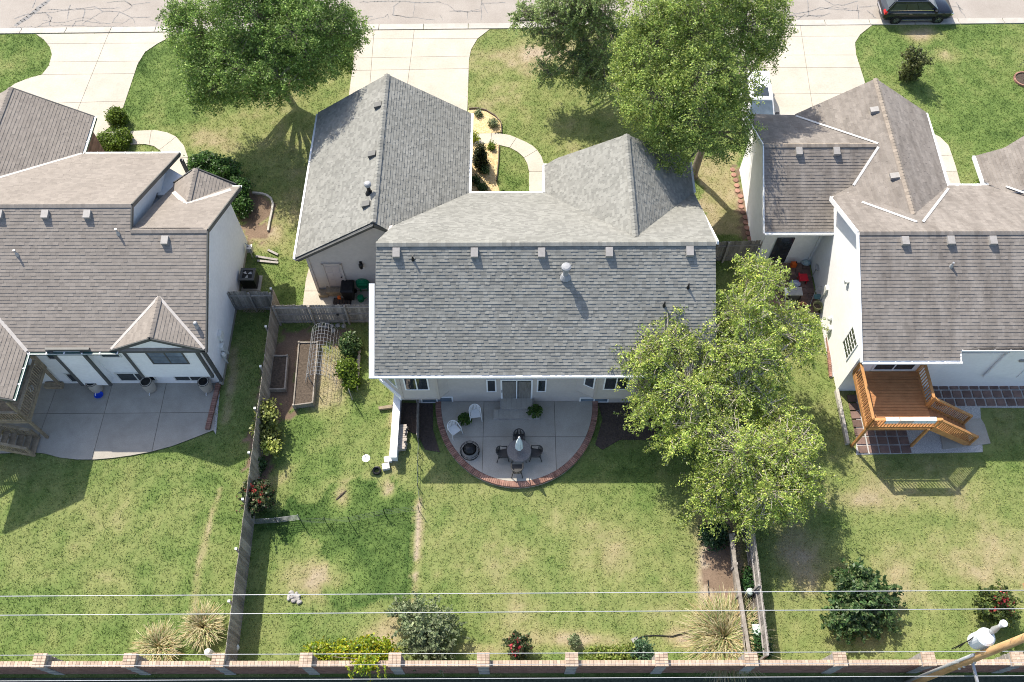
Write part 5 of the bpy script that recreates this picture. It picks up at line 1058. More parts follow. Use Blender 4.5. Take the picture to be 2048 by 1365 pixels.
wire_fence('wire_fence', 'dark wire edging along the dry strip left of the patio', [(838, 885), (836, 930), (836, 975), (840, 1005)], .5, .5, DKW, (.08, .25, .42), r=.006)
dv = thing('divider_panel', 'short weathered plank screen standing beside the dark mulch by the patio', 'fence', g3(838, 850))
for k in range(9):
    y = 19.4 - .24 * k; piece('board', FENW, (-4.86 + .01 * k, y, .55 + random.uniform(-.04, .04)), (.025, .22, 1.1), dv)
beam_piece('rail', FENR, (-4.82, 19.5, .9), (-4.76, 17.4, .9), .04, .08, dv)
# ================================================================== DECKS
def railing(T, m, a, b, h=.95, gap=.15, post=True, bal='baluster', lean=0):
    """top rail, bottom rail and balusters from a to b (both at floor level)"""
    a, b = Vector(a), Vector(b); up = Vector((0, 0, h)); L = (b - a).length; d = (b - a).normalized(); rz = math.atan2(d.y, d.x)
    beam_piece('top_rail', m, a + up, b + up, .14, .04, T); beam_piece('bottom_rail', m, a + Vector((0, 0, .1)), b + Vector((0, 0, .1)), .04, .09, T); beam_piece('mid_rail', m, a + up - Vector((0, 0, .08)), b + up - Vector((0, 0, .08)), .04, .09, T)
    n = int(L / gap)
    for i in range(1, n):
        q = a + (b - a) * i / n; piece(bal, m, q + Vector((0, 0, h * .5 + .02)) + Vector((-d.y, d.x, 0)).normalized() * .0, (.038, .038, h - .06), T, rz=rz)
    if post:
        for q in (a, b): piece('rail_post', m, q + Vector((0, 0, h / 2)), (.1, .1, h + .08), T, rz=rz)
ZD = 2.25
DK = thing('deck', 'raised orange-stained cedar deck with slatted railings behind the right house', 'deck', (18.6, 18.8, 0))
x0, x1, y0, y1 = 16.87, 19.97, 17.2, 20.24
n = 20
for i in range(n): piece('deck_board', CEDARF, ((x0 + x1) / 2 + .02, y0 + (y1 - y0) * (i + .5) / n, ZD - .02), (x1 - x0 + .1, (y1 - y0) / n - .012, .04), DK)
for a, b in (((x0, y0), (x1, y0)), ((x0, y0), (x0, y1)), ((x1, y0), (x1, y1))): beam_piece('rim_joist', CEDAR, (*a, ZD - .14), (*b, ZD - .14), .05, .22, DK)
for i in range(5): piece('joist', OLDW, (x0 + (x1 - x0) * (i + 1) / 6, (y0 + y1) / 2, ZD - .13), (.045, y1 - y0 - .1, .17), DK)
railing(DK, CEDAR, (x0, y0, ZD), (x0, y1, ZD)); railing(DK, CEDAR, (x0, y0, ZD), (x1 + .1, y0, ZD)); railing(DK, CEDAR, (x1, 18.36, ZD), (x1, y1, ZD))
for p in ((x0 + .02, y0 - .02), (x1 - .12, y0 - .02), (x1 - .02, 18.4)): piece('support_post', CEDAR, (*p, ZD / 2 - .03), (.12, .12, ZD - .06), DK)
xs0, xs1 = x1 + .06, 22.75
ns = 10
for i in range(ns):
    t = (i + .5) / ns; x = xs0 + (xs1 - xs0) * t; z = ZD * (1 - (i + 1) / (ns + .6)); piece('tread', CEDARF, (x, 17.78, z), ((xs1 - xs0) / ns + .03, 1.0, .045), DK)
for y in (17.22, 18.34):
    beam_piece('stringer', CEDAR, (xs0, y, ZD - .18), (xs1, y, .04), .05, .26, DK)
    railing(DK, CEDAR, (xs0 + .04, y, ZD - .1), (xs1 - .05, y, .15), h=.95, gap=.15)
# mats drying over the deck front rail
for k, (xa, w, m_, lb_) in enumerate(((17.75, .62, CANV, 'blue-grey'), (18.42, .66, plain('tan_mat', (.42, .38, .34)), 'tan'), (19.06, .62, CANV, 'pale blue'), (19.60, .42, CANV, 'small blue'))):
    tag(MB().box((xa, y0, ZD + .99), (w, .2, .02)).box((xa, y0 - .09, ZD + .84), (w, .02, .3)).box((xa, y0 + .09, ZD + .84), (w, .02, .24)).build('mat', m_), '%s mat hung over the front rail of the cedar deck' % lb_, 'mat', 'mats hung on the deck rail')
# pavers and gravel under and beside the deck
gb = struct(MB().prism(gs([(1712, 766), (2300, 762), (2300, 818), (1960, 816), (1965, 905), (1712, 910)]), -.05, .03), 'gravel_bed', GRAV); NOGRASS.append(gs([(1712, 766), (2300, 762), (2300, 818), (1980, 816), (1985, 908), (1706, 912)]))
pc = thing('paver_grid', 'rows of dark red square pavers set in pale gravel behind the right house', 'paving', (24, 20, 0))
for j in range(3):
    for i in range(20):
        x = 21.75 + .52 * i + .06 * j; y = 20.52 - .47 * j
        if x < 30: piece('paver', PAVR, (x, y, .05), (.42, .38, .06), pc, rz=random.uniform(-.03, .03))
pc2 = thing('paver_grid', 'dark red square pavers in pale gravel beneath the front of the cedar deck', 'paving', (17.8, 17, 0))
for j in range(7):
    for i in range(5 if j < 3 else 2): piece('paver', PAVR, (17.4 + .54 * i, 17.0 + .47 * j, .05), (.45, .39, .06), pc2, rz=random.uniform(-.03, .03))
LD = gs([(1905, 842), (1960, 838), (1968, 850), (1980, 888), (1885, 900), (1880, 870)]); struct(MB().prism(LD, -.05, .07), 'stair_landing', CONCG); NOGRASS.append(LD)
# ---- old deck on the left
LDK = thing('deck', 'weathered wooden deck with stairs at the left edge of the photo', 'deck', (-24.5, 19, 0)); ZL = 2.15
for i in range(18): piece('deck_board', OLDW, (-25.2, 17.75 + 3.0 * (i + .5) / 18, ZL - .02), (3.4, .155, .04), LDK)
beam_piece('rim_joist', OLDW, (-23.5, 17.72, ZL - .14), (-23.5, 20.8, ZL - .14), .05, .24, LDK); beam_piece('rim_joist', OLDW, (-27, 17.72, ZL - .14), (-23.5, 17.72, ZL - .14), .05, .24, LDK)
railing(LDK, OLDW, (-23.5, 17.72, ZL), (-23.5, 20.72, ZL), gap=.13); railing(LDK, OLDW, (-27, 17.72, ZL), (-23.5, 17.72, ZL), gap=.13)
for p in ((-23.5, 17.75), (-25.5, 17.75), (-23.5, 20.6)): piece('support_post', OLDW, (*p, 2.1), (.12, .12, 4.2), LDK)
for i in range(9):
    x = -23.98 - .28 * i; piece('tread', OLDW, (x, 17.25, .17 + .19 * i), (.29, .95, .045), LDK); piece('riser', OLDW, (x - .13, 17.25, .08 + .19 * i), (.02, .9, .15), LDK)
for y in (16.76, 17.72):
    beam_piece('stringer', OLDW, (-26.6, y, 1.85), (-23.85, y, .06), .05, .26, LDK); railing(LDK, OLDW, (-26.6, y, 1.95), (-23.9, y, .1), h=.9, gap=.13)
tag(MB().tube([(-23.44, 19.2, 2.6), (-23.42, 19.3, 2.85), (-23.42, 19.15, 2.9), (-23.42, 19.0, 2.7), (-23.42, 19.2, 2.55), (-23.42, 19.35, 2.7)], .012, 5).build('wire_ornament', GALV), 'small white wire ornament hung on the weathered deck rail', 'ornament')
tag(MB().box((-23.85, 20.62, .16), (.9, .3, .3)).build('storage_step', OLDW), 'weathered wooden step box against the left house wall by the deck', 'box')
# ================================================================== POLE AND WIRES
PP = (17.25, 5.98)
pole = thing('utility_pole', 'leaning-looking wooden utility pole with grey conduit at the lower right', 'utility pole', (*PP, 0))
MB().tube([(*PP, -.05), (*PP, 6), (*PP, 12.6)], [.17, .15, .125], 16).build('pole_shaft', POLEW, pole, smooth=True)
MB().tube([(PP[0] - .17, PP[1] + .06, 0), (PP[0] - .155, PP[1] + .06, 6.7)], .06, 10).build('conduit', GALV, pole, smooth=True)
tr = MB().lathe((PP[0] - .1, PP[1] + .48, 6.9), [(.05, 0), (.29, .0), (.30, .05), (.30, .80), (.33, .81), (.33, .87), (.26, .94), (.06, 1.0)], 24).build('transformer', mat('pale_grey_enamel', (.62, .64, .66), (.68, .7, .72), rough=.35), pole, smooth=False)
MB().tube([(PP[0] + .08, PP[1] + .62, 7.85), (PP[0] + .12, PP[1] + .68, 8.05), (PP[0] + .2, PP[1] + .74, 8.3), (PP[0] + .26, PP[1] + .78, 8.42)], [.09, .12, .07, .1], 10).build('bushing', GALV, tr, smooth=True)
MB().lathe((PP[0] + .28, PP[1] + .8, 8.48), [(.02, -.1), (.13, -.04), (.13, .05), (.02, .1)], 12).build('bushing_cap', MATS['pale_grey_enamel'], tr)
for k in range(3): MB().tube([(PP[0] - .36, PP[1] + .42 + .07 * k, 7.1 + .2 * k), (PP[0] - .5, PP[1] + .45, 7.0 + .1 * k), (PP[0] - .62 - .1 * k, PP[1] + .3, 6.6 - .1 * k)], .016, 5).build('lead_wire', BLKM, tr)
br_ = MB().beam((PP[0], PP[1] + .1, 7.3), (PP[0] - .06, PP[1] + .3, 7.3), .1, .5); br_.build('bracket', GALV, pole)
MB().beam((PP[0] + .1, PP[1] - .1, 5.9), (PP[0] + .2, PP[1] - 1.6, 5.7), .09, .09).build('brace_arm', GALV, pole)
MB().beam((PP[0], PP[1] - .3, 11.0), (PP[0], PP[1] + 1.6, 11.0), .1, .12).build('cross_arm', POLEW, pole)
for z, dy in ((6.3, .12), (5.4, .1), (5.0, .12)): MB().lathe((PP[0] - .02, PP[1] - .16, z), [(.03, -.06), (.06, 0), (.03, .06)], 8).build('insulator', GALV, pole)
WIRE = mat('aluminium_wire', (.36, .37, .38), (.45, .45, .46), rough=.45, metal=.2)
def wire(label, y0, y1, z, r=.014):
    a, b = Vector(g3(0, y0, z)), Vector(g3(2048, y1, z)); d = (b - a) / (b.x - a.x); mb = MB(); P = [a + d * (x - a.x) for x in np.linspace(-75, 75, 31)]
    mb.tube(P, r, 6); return tag(mb.build('power_wire', WIRE), label, 'power line', 'overhead wires along the back wall')
wire('uppermost thick overhead wire, crossing the back lawns', 1193, 1181, 11.1); wire('second overhead wire, just below the uppermost one', 1231, 1218, 11.1)
wire('overhead wire passing just over the pillar caps', 1311, 1303, 7.6, .013); wire('thin overhead wire passing over the brick wall face', 1332.5, 1326, 5.4, .011)
wire('twisted overhead cable near the bottom edge of the photo', 1362.5, 1352, 5.0, .014)
# ================================================================== YARD OBJECTS
def patio_chair(name, label, m, loc, rz, w=.56, style=0, group=None):
    """resin arm chair: seat, curved slatted back, arm loop, four legs (faces -Y before turning)"""
    T = thing(name, label, 'chair', (0, 0, 0), group)
    s = MB().hexa([(-.24, -.24, .40), (.24, -.24, .40), (.21, .22, .38), (-.21, .22, .38), (-.25, -.25, .435), (.25, -.25, .435), (.22, .23, .415), (-.22, .23, .415)]); s.build('seat', m, T)
    arc = [(.29 * math.sin(a) * 1.0, .02 + .27 * math.cos(a)) for a in np.linspace(-1.75, 1.75, 13)]
    loop = MB(); P = []
    for i, (x, y) in enumerate(arc): t = abs(i - 6) / 6; P.append((x, y + .02 * (1 - t), .66 + .20 * (1 - t ** 2.2)))
    P = [(-.28, -.26, .64)] + P + [(.28, -.26, .64)]; loop.tube(P, .024, 6); loop.build('arm_loop', m, T, smooth=True)
    bk = MB()
    for i in range(2, 11):
        x, y = arc[i]; t = abs(i - 6) / 6; bk.beam((x * .82, y * .84, .42), (x, y, .65 + .2 * (1 - t ** 2.2)), .05 if style else .028, .014, up=(x, y, 0))
    if not style:
        for z in (.5, .58, .66, .74): bk.tube([(x * (.83 + .16 * (z - .42) / .4), y * (.85 + .15 * (z - .42) / .4), z) for x, y in arc[3:10]], .011, 4)
    bk.build('backrest', m, T, kind='stuff')
    for sx in (-1, 1):
        MB().tube([(sx * .30, -.30, 0), (sx * .275, -.25, .42), (sx * .28, -.25, .65)], [.022, .026, .022], 6).build('leg', m, T); MB().tube([(sx * .27, .30, 0), (sx * .22, .22, .42)], [.022, .026], 6).build('leg', m, T)
    T.location = loc; T.rotation_euler = (0, 0, rz); ORG[T.name] = Vector(loc); return T
ZP = .22
c1 = patio_chair('patio_chair', 'white plastic armchair nearest the house wall on the patio', PLW, g3(951, 834, ZP), math.radians(8), group='white plastic chairs')
copy_tree(c1, g3(909, 866, ZP), math.radians(38), 'white plastic armchair nearest the brick edge, left of the fern')
tc = (.25, 16.62)
d1 = patio_chair('patio_chair', 'dark resin chair on the house side of the round table', PLD, (tc[0] + .0, tc[1] + .78, ZP), 0, style=1, group='dark chairs round the table')
copy_tree(d1, (tc[0] - .82, tc[1] - .05, ZP), PI / 2 + .1, 'dark resin chair on the left of the round table'); copy_tree(d1, (tc[0] + .84, tc[1] - .02, ZP), -PI / 2 - .08, 'dark resin chair on the right of the round table'); copy_tree(d1, (tc[0] - .1, tc[1] - .86, ZP), PI, 'dark resin chair on the lawn side of the round table, partly in sun')
tb_ = thing('patio_table', 'round mottled grey patio table with four dark chairs', 'table', (*tc, ZP))
MB().lathe((*tc, ZP + .68), [(.02, 0), (.58, 0), (.6, .02), (.58, .04), (.02, .045)], 36).build('tabletop', TBL, tb_)
for a in range(4): an = PI / 4 + a * PI / 2; MB().tube([(tc[0] + .5 * math.cos(an), tc[1] + .5 * math.sin(an), ZP), (tc[0] + .42 * math.cos(an), tc[1] + .42 * math.sin(an), ZP + .68)], .02, 6).build('leg', PLD, tb_)
um_ = thing('parasol', 'closed pale blue-grey parasol standing through the round table', 'parasol', (*tc, ZP))
MB().tube([(*tc, ZP), (*tc, ZP + 2.3)], .022, 8).build('pole', GALV, um_)
cn = MB()
for k in range(8):
    a = 2 * PI * k / 8; e = (math.cos(a), math.sin(a)); q = (-e[1], e[0])
    P = lambda r, z, w: [(tc[0] + e[0] * r + q[0] * w, tc[1] + e[1] * r + q[1] * w, z), (tc[0] + e[0] * r - q[0] * w, tc[1] + e[1] * r - q[1] * w, z)]
    A_, B_, C_ = P(.03, ZP + 2.28, .02), P(.15, ZP + 1.7, .055), P(.19, ZP + 1.12 + .05 * (k % 2), .075)
    cn.add([A_[0], A_[1], B_[1], B_[0], C_[1], C_[0]], [(0, 1, 2, 3), (3, 2, 4, 5)]); 
    cn.add([A_[0], B_[0], C_[0], (tc[0] + .04 * e[0], tc[1] + .04 * e[1], ZP + 1.2)], [(0, 1, 2, 3)])
cn.build('canopy', CANV, um_); MB().lathe((*tc, ZP + 2.26), [(.06, 0), (.05, .05), (.01, .1)], 10).build('finial', WHT, um_)
MB().lathe((tc[0], tc[1], ZP), [(.25, 0), (.25, .06), (.05, .1)], 20).build('base', BLKM, um_)
fx, fy = g(940, 905, ZP)
fp = thing('fire_pit', 'round black wire fire pit with a mesh lid on the patio', 'fire pit', (fx, fy, ZP))
MB().lathe((fx, fy, ZP + .12), [(.1, 0), (.26, .1), (.34, .28), (.33, .29), (.25, .14), (.02, .06)], 24).build('bowl', BLKM, fp)
MB().lathe((fx, fy, ZP + .4), [(.3, 0), (.27, .1), (.18, .2), (.05, .25), (.01, .26)], 18).build('lid', BLKM, fp)
for rr, z in ((.44, .02), (.48, .18), (.46, .36)): MB().tube([(fx + rr * math.cos(a), fy + rr * math.sin(a), ZP + z) for a in np.linspace(0, 2 * PI, 25)], .012, 5).build('ring', BLKM, fp)
for k in range(14): a = 2 * PI * k / 14; MB().tube([(fx + .44 * math.cos(a), fy + .44 * math.sin(a), ZP), (fx + .485 * math.cos(a), fy + .485 * math.sin(a), ZP + .2), (fx + .455 * math.cos(a), fy + .455 * math.sin(a), ZP + .37)], .008, 4).build('bar', BLKM, fp)
def potted(label, px, py, z, s):
    x, y = g(px, py, z); T = thing('potted_fern', label, 'potted plant', (x, y, z)); MB().lathe((x, y, z), [(.1, 0), (.15, .24), (.17, .25), (.17, .29), (.13, .27), (.02, .25)], 16).build('pot', TERR, T)
    V = []; n = 70
    for i in range(n):
        a = random.uniform(0, 2 * PI); 
        for t in np.linspace(.15, 1, 9): V.append((x + math.cos(a) * s * t, y + math.sin(a) * s * t, z + .28 + .34 * t - .42 * t * t))
    leaves('fronds', T, np.array(V) + rng.normal(size=(len(V), 3)) * .015, .06, [((.05, .11, .02), 3), ((.10, .18, .03), 3), ((.17, .25, .05), 1)], elong=2)
potted('fern pot between the two white plastic chairs', 930, 842, ZP, .33); potted('fern pot on the right end of the back steps', 1070, 826, .42, .36)
# raised beds
def raised(label, px, soilm, h):
    P = gs(px); T = thing('raised_bed', label, 'raised bed', (*P[0], 0)); MB().prism(P, .01, h - .07).build('soil', soilm, T)
    for a, b in zip(P, P[1:] + P[:1]): beam_piece('edge_board', FENW, (*a, h / 2), (*b, h / 2), .07, h, T)
    for a in P: piece('corner_post', FENW, (*a, h / 2 + .02), (.1, .1, h + .06), T)
raised('shorter raised bed of dark soil beside the tall fence', [(541, 717), (577, 717), (572, 783), (533, 784)], SOIL, .32); raised('longer raised bed of lumpy soil under the wire hoop', [(601, 692), (638, 692), (628, 812), (590, 817)], SOIL, .4)
# wire hoop trellis of cattle panel
ht = thing('hoop_trellis', 'arched grey cattle-panel trellis over the longer raised bed', 'trellis', g3(650, 700)); hm = MB()
HX0, HX1, HY0, HY1 = -10.75, -9.25, 20.6, 23.6
def hp(t, y): a = PI * t; return ((HX0 + HX1) / 2 - (HX1 - HX0) / 2 * math.cos(a), y, 1.45 * math.sin(a) ** .8 if 0 < t < 1 else 0)
YS = np.linspace(HY0, HY1, 15)
for y in YS: hm.tube([hp(t, y) for t in np.linspace(0, 1, 15)], .009, 4)
for t in np.linspace(0, 1, 15): hm.tube([hp(t, HY0), hp(t, HY1)], .009, 4)
hm.build('wire_grid', GALV, ht, kind='stuff')
for k, (px, py) in enumerate(((648, 662), (694, 664), (625, 770), (705, 800))): beam_piece('stake', FENR, g3(px, py), (g(px, py)[0], g(px, py)[1], 1.25), .04, .04, ht, up=(0, 1, 0))
tag(MB().tube([g3(718, 700, .15), g3(716, 740, .14), g3(712, 780, .13)], [.1, .09, .1], 8).build('log', BARKP), 'grey log lying beside the garden vines', 'log')
for k, (px, py) in enumerate(((640, 652), (652, 654), (664, 653), (676, 652), (688, 653), (667, 662), (655, 648))):
    x, y = g(px, py); o = MB().lathe((x, y, 0), [(.12, 0), (.15, .05), (.1, .1), (.02, .11)], 7, sx=random.uniform(.8, 1.2)).build('stone', STONE); tag(o, 'pale stone lying at the foot of the double gate', 'stone', 'stones by the gate')
# firewood, ring, bird plate, mole hole, rock pile
fw = thing('firewood_stack', 'stack of split firewood beside the low white wall', 'firewood', g3(805, 875)); x_, y_ = g(803, 880)
for i in range(13):
    for k in range(3): piece('log', BARKP, (x_ + random.uniform(-.05, .05), y_ + .62 - .1 * i, .07 + .13 * k), (.5 + random.uniform(-.1, .1), .1, .12), fw, rz=random.uniform(-.2, .2))
x_, y_ = g(754, 943); tag(MB().tube([(x_ + .17 * math.cos(a), y_ + .17 * math.sin(a), .12) for a in np.linspace(0, 2 * PI, 17)], .055, 7).tube([(x_ + .17 * math.cos(a), y_ + .17 * math.sin(a), .03) for a in np.linspace(0, 2 * PI, 17)], .05, 7).build('hose_coil', BLKM), 'small black coiled hose ring lying on the lawn', 'hose')
bx, by = g(736, 927); bb = thing('bird_feeder_pole', 'white dish on a thin dark pole standing in the lawn', 'bird feeder', (bx, by, 0))
MB().tube([(bx, by, 0), (bx, by, 1.45)], .014, 6).build('pole', BLKM, bb); MB().lathe((bx, by, .62), [(.02, 0), (.18, .02), (.2, .05), (.19, .05), (.03, .03)], 20).build('dish', WHT, bb)
hx = [g(672, 1000), g(683, 990), g(692, 982)]; tag(MB().tube([(*p, .005) for p in hx], [.03, .06, .03], 6).build('soil_crack', SOIL), 'narrow dark hole in a bare patch of the lawn', 'hole')
for k in range(14):
    x, y = g(587 + random.uniform(-16, 16), 1196 + random.uniform(-10, 10)); tag(MB().lathe((x, y, 0), [(.08, 0), (.11, .05), (.07, .1), (.01, .11)], 7, sx=random.uniform(.8, 1.3)).build('stone', STONE), 'grey stone in the little rock pile on the middle lawn', 'stone', 'stones of the rock pile')
tag(MB().box((*g(1270, 1280, .05), .04), (.3, .2, .08), .4).build('stone', STONE), 'flat pale stone beside the lime hedge', 'stone')
hs = thing('garden_hose', 'dark garden hose curving along the bare soil by the largest grass clump', 'hose', g3(1330, 1272)); MB().tube([g3(*p, .03) for p in ((1272, 1281), (1285, 1273), (1310, 1271), (1345, 1273), (1375, 1264), (1400, 1256), (1410, 1225), (1418, 1190), (1416, 1160))], .025, 6).build('hose', BLKM, hs)
x, y = g(1494, 1190); tag(MB().lathe((x, y, 0), [(.17, 0), (.17, .55), (.15, .66), (.05, .72)], 16).build('utility_pedestal', LTG), 'pale round-topped utility pedestal between the two right fences', 'utility box')
x, y = g(1510, 1268); tag(MB().box((x, y, .4), (.55, .45, .8)).box((x, y, .82), (.6, .5, .05)).build('utility_box', LTG), 'pale green utility box beside the largest grass clump', 'utility box')
x, y = g(469, 1297); tag(MB().lathe((x, y, 0), [(.18, 0), (.2, .2), (.15, .32), (.02, .36)], 14, sx=1.3).build('dome_box', BOXW), 'small pale dome in the shadow behind the tall fence', 'utility box'); x, y = g(424, 1310); tag(MB().lathe((x, y, 0), [(.16, 0), (.17, .6), (.12, .75), (.02, .8)], 14).build('utility_pedestal', BOXW), 'white pedestal behind the pillar at the end of the tall fence', 'utility box')
# left house patio: rain barrels and bowl
for k, (px, py, lb) in enumerate(((197, 776, 'rain barrel under the white chimney chase on the left patio'), (305, 772, 'rain barrel below the middle basement window on the left patio'), (418, 770, 'rain barrel at the right corner of the left patio'))):
    x, y = g(px, py, .05); y = min(y, 20.45); T = thing('rain_barrel', lb, 'barrel', (x, y, .05), 'rain barrels'); MB().lathe((x, y, .05), [(.24, 0), (.28, .08), (.31, .45), (.28, .85), (.27, .9), (.24, .9), (.24, .84), (.02, .83)], 22).build('barrel_body', BARREL, T, smooth=True)
    MB().tube([(x, y - .28, .2), (x, y - .4, .2), (x, y - .41, .14)], .022, 6).build('spigot', WHT, T); MB().lathe((x, y, .9), [(.285, -.02), (.3, .01), (.285, .03), (.26, .01)], 22).build('rim', BLKM, T)
    MB().lathe((x, y, .885), [(.01, 0), (.235, .01), (.01, .02)], 18).build('lid_screen', GLASSB, T)
x, y = g(199, 792, .05); tag(MB().lathe((x, y, .05), [(.12, 0), (.19, .1), (.21, .12), (.18, .12), (.1, .03)], 18, sx=1.15).build('bowl', BLUEP), 'bright blue plastic bowl on the left patio', 'bowl')
pl_ = thing('brick_strip', 'strip of pinkish bricks along the right edge of the left patio', 'brick edging', (-15.4, 19.6, 0))
for k in range(26): piece('brick', BRICK, (-15.36 - .005 * k, 20.7 - .1 * k, .1), (.24, .09, .16), pl_)
# AC unit
AX, AY = -14.55, 27.0
ac = thing('air_conditioner', 'dark grey outdoor air conditioner unit beside the left house wall', 'air conditioner', (AX, AY, 0)); MB().box((AX + .02, AY, .04), (1.05, 1.0, .1)).build('pad', CONCG, ac)
MB().box((AX, AY, .5), (.78, .76, .82)).build('cabinet', BLKM, ac); t_ = MB()
for dx, dy, w, d in ((0, .33, .82, .14), (0, -.33, .82, .14), (.34, 0, .14, .52), (-.34, 0, .14, .52)): t_.box((AX + dx, AY + dy, .94), (w, d, .07))
t_.build('top_frame', DKTR, ac); MB().lathe((AX, AY, .925), [(.05, 0), (.28, .0), (.28, .01), (.05, .03)], 20).build('fan_opening', BLKM, ac)
for k in range(3): a = 2.1 * k + .4; MB().hexa([(AX + .05 * math.cos(a), AY + .05 * math.sin(a), .95), (AX + .25 * math.cos(a - .35), AY + .25 * math.sin(a - .35), .94), (AX + .25 * math.cos(a + .35), AY + .25 * math.sin(a + .35), .97), (AX + .05 * math.cos(a + .6), AY + .05 * math.sin(a + .6), .96)] + [(AX + .05 * math.cos(a), AY + .05 * math.sin(a), .96), (AX + .25 * math.cos(a - .35), AY + .25 * math.sin(a - .35), .95), (AX + .25 * math.cos(a + .35), AY + .25 * math.sin(a + .35), .98), (AX + .05 * math.cos(a + .6), AY + .05 * math.sin(a + .6), .97)]).build('fan_blade', GALV, ac)
gmx, gmy = -14.85, 29.0
gm_ = thing('gas_meter', 'grey gas meter with pipes at the front corner of the white left wall', 'meter', (gmx, gmy, 0)); MB().tube([(gmx, gmy, 0), (gmx, gmy, .8), (gmx - .15, gmy + .1, .95)], .03, 6).tube([(gmx + .1, gmy - .25, 0), (gmx + .1, gmy - .25, .6), (gmx, gmy - .1, .7)], .03, 6).build('pipes', GALV, gm_); MB().box((gmx + .05, gmy - .05, .6), (.3, .3, .38)).build('meter_body', GALV, gm_)
for k, (dx, dy, rz, L) in enumerate(((.9, -.3, -.2, 1.3), (1.0, -.55, -.12, 1.2), (1.2, .1, -.5, .7))): tag(MB().box((gmx + dx, gmy + dy, .06), (L, .13, .05), rz).build('plank', FENR), ('upper', 'lower', 'short tan')[k] + ' loose plank on the ground beside the gas meter', 'plank', 'loose planks')
bs = thing('border_stones', 'curved pale stone border of the gravelly bed by the left house', 'garden edging', g3(540, 410))
BP = [(505, 386), (520, 387), (532, 390), (542, 397), (546, 408), (544, 422), (541, 436), (538, 450), (536, 462)]
for a, b in zip(BP[:-1], BP[1:]): beam_piece('edging_stone', BOXW if 0 else CONCK, g3(*a, .05), g3(*b, .05), .12, .12, bs)
# garage nook
x, y = g(694, 572, 1.08); tbn = thing('trash_bin', 'black wheeled trash bin against the garage wall', 'trash bin', (x, y, 0)); MB().hexa([(x - .26, y - .28, .06), (x + .26, y - .28, .06), (x + .26, y + .28, .06), (x - .26, y + .28, .06), (x - .34, y - .36, 1.02), (x + .34, y - .36, 1.02), (x + .34, y + .36, 1.02), (x - .34, y + .36, 1.02)]).build('bin_body', BLKM, tbn)
MB().hexa([(x - .36, y - .4, 1.02), (x + .36, y - .4, 1.02), (x + .36, y + .38, 1.02), (x - .36, y + .38, 1.02), (x - .3, y - .32, 1.1), (x + .3, y - .32, 1.1), (x + .3, y + .34, 1.12), (x - .3, y + .34, 1.12)]).build('lid', BLKM, tbn)
for sx in (-.3, .3): MB().tube([(x + sx - .04, y + .3, .12), (x + sx + .04, y + .3, .12)], .12, 12).build('wheel', RUB, tbn)
tag(MB().box((x - .5, y - .35, .45), (.16, .12, .2)).build('orange_caddy', ORGP), 'small orange object beside the black trash bin', 'caddy')
x, y = g(724, 578, .85); hr = thing('hose_reel', 'green hose coiled on a wall-side reel by the trash bin', 'hose reel', (x, y, 0))
for k in range(5): MB().tube([(x + (.3 + .015 * k) * math.cos(a), y + .3 + .05 * k - .1, .85 + (.3 + .015 * k) * math.sin(a)) for a in np.linspace(0, 2 * PI, 21)], .018, 5).build('hose_loop', GRNP, hr)
MB().beam((x - .2, y + .35, 0), (x - .2, y + .35, .9), .05, .05).beam((x + .2, y + .35, 0), (x + .2, y + .35, .9), .05, .05).box((x, y + .35, .9), (.5, .3, .2)).build('reel_frame', GRNP, hr)
x, y = g(721, 596, .25); wc = thing('watering_can', 'green watering can on the ground below the hose reel', 'watering can', (x, y, 0)); MB().lathe((x, y, .02), [(.17, 0), (.18, .3), (.12, .38), (.02, .38)], 14).build('can_body', GRNP, wc); MB().tube([(x + .15, y, .1), (x + .4, y - .05, .42)], [.03, .02], 6).build('spout', GRNP, wc); MB().tube([(x - .12, y, .35), (x - .02, y, .5), (x + .1, y, .38)], .015, 5).build('handle', GRNP, wc)
dm = thing('door_mat', 'dark grid door mat in front of the garage side door', 'door mat', (-9.5, 25.7, .02)); MB().box((-9.4, 25.75, .035), (1.0, .6, .02)).build('mat_body', MULD, dm)
for k in range(7): MB().box((-9.85 + .15 * k, 25.75, .05), (.03, .58, .012)).build('mat_rib', BLKM, dm)
# right side yard clutter
RYD = gs([(1500, 505), (1610, 500), (1662, 640), (1560, 632)]); yb = struct(MB().prism([(14.0, 25.0), (16.6, 24.9), (16.6, 28.36), (14.0, 28.36)], -.05, .015), 'side_yard_paving', MORT); NOGRASS.append([(13.9, 24.9), (16.7, 24.9), (16.7, 28.45), (13.9, 28.45)])
for j in range(8):
    for i in range(6): MB().box((14.24 + .43 * i, 25.2 + .41 * j, .03), (.41, .39, .05)).build('paver', PAVR, yb)
x, y = g(1587, 530, .2); gc = thing('fuel_can', 'orange fuel can among the clutter in the right side yard', 'fuel can', (x, y, .06)); MB().box((x, y, .22), (.3, .22, .32)).build('can_body', ORGP, gc); MB().tube([(x - .1, y, .38), (x - .08, y, .45), (x + .08, y, .45), (x + .1, y, .38)], .02, 6).build('handle', ORGP, gc); MB().lathe((x + .1, y, .38), [(.03, 0), (.03, .1)], 8).build('spout', BLKM, gc)
x, y = g(1607, 555, .45); rs = thing('stool', 'red plastic seat in the right side yard', 'stool', (x, y, .06)); MB().hexa([(x - .26, y - .24, .42), (x + .26, y - .24, .42), (x + .24, y + .24, .42), (x - .24, y + .24, .42), (x - .24, y - .22, .48), (x + .24, y - .22, .48), (x + .22, y + .22, .48), (x - .22, y + .22, .48)]).build('seat', REDP, rs)
MB().beam((x - .23, y - .2, .5), (x - .26, y + .2, .6), .05, .1).build('side_panel', REDP, rs)
for sx in (-.2, .2):
    for sy in (-.18, .18): MB().beam((x + sx, y + sy, .06), (x + sx * .95, y + sy, .42), .04, .04).build('leg', REDP, rs)
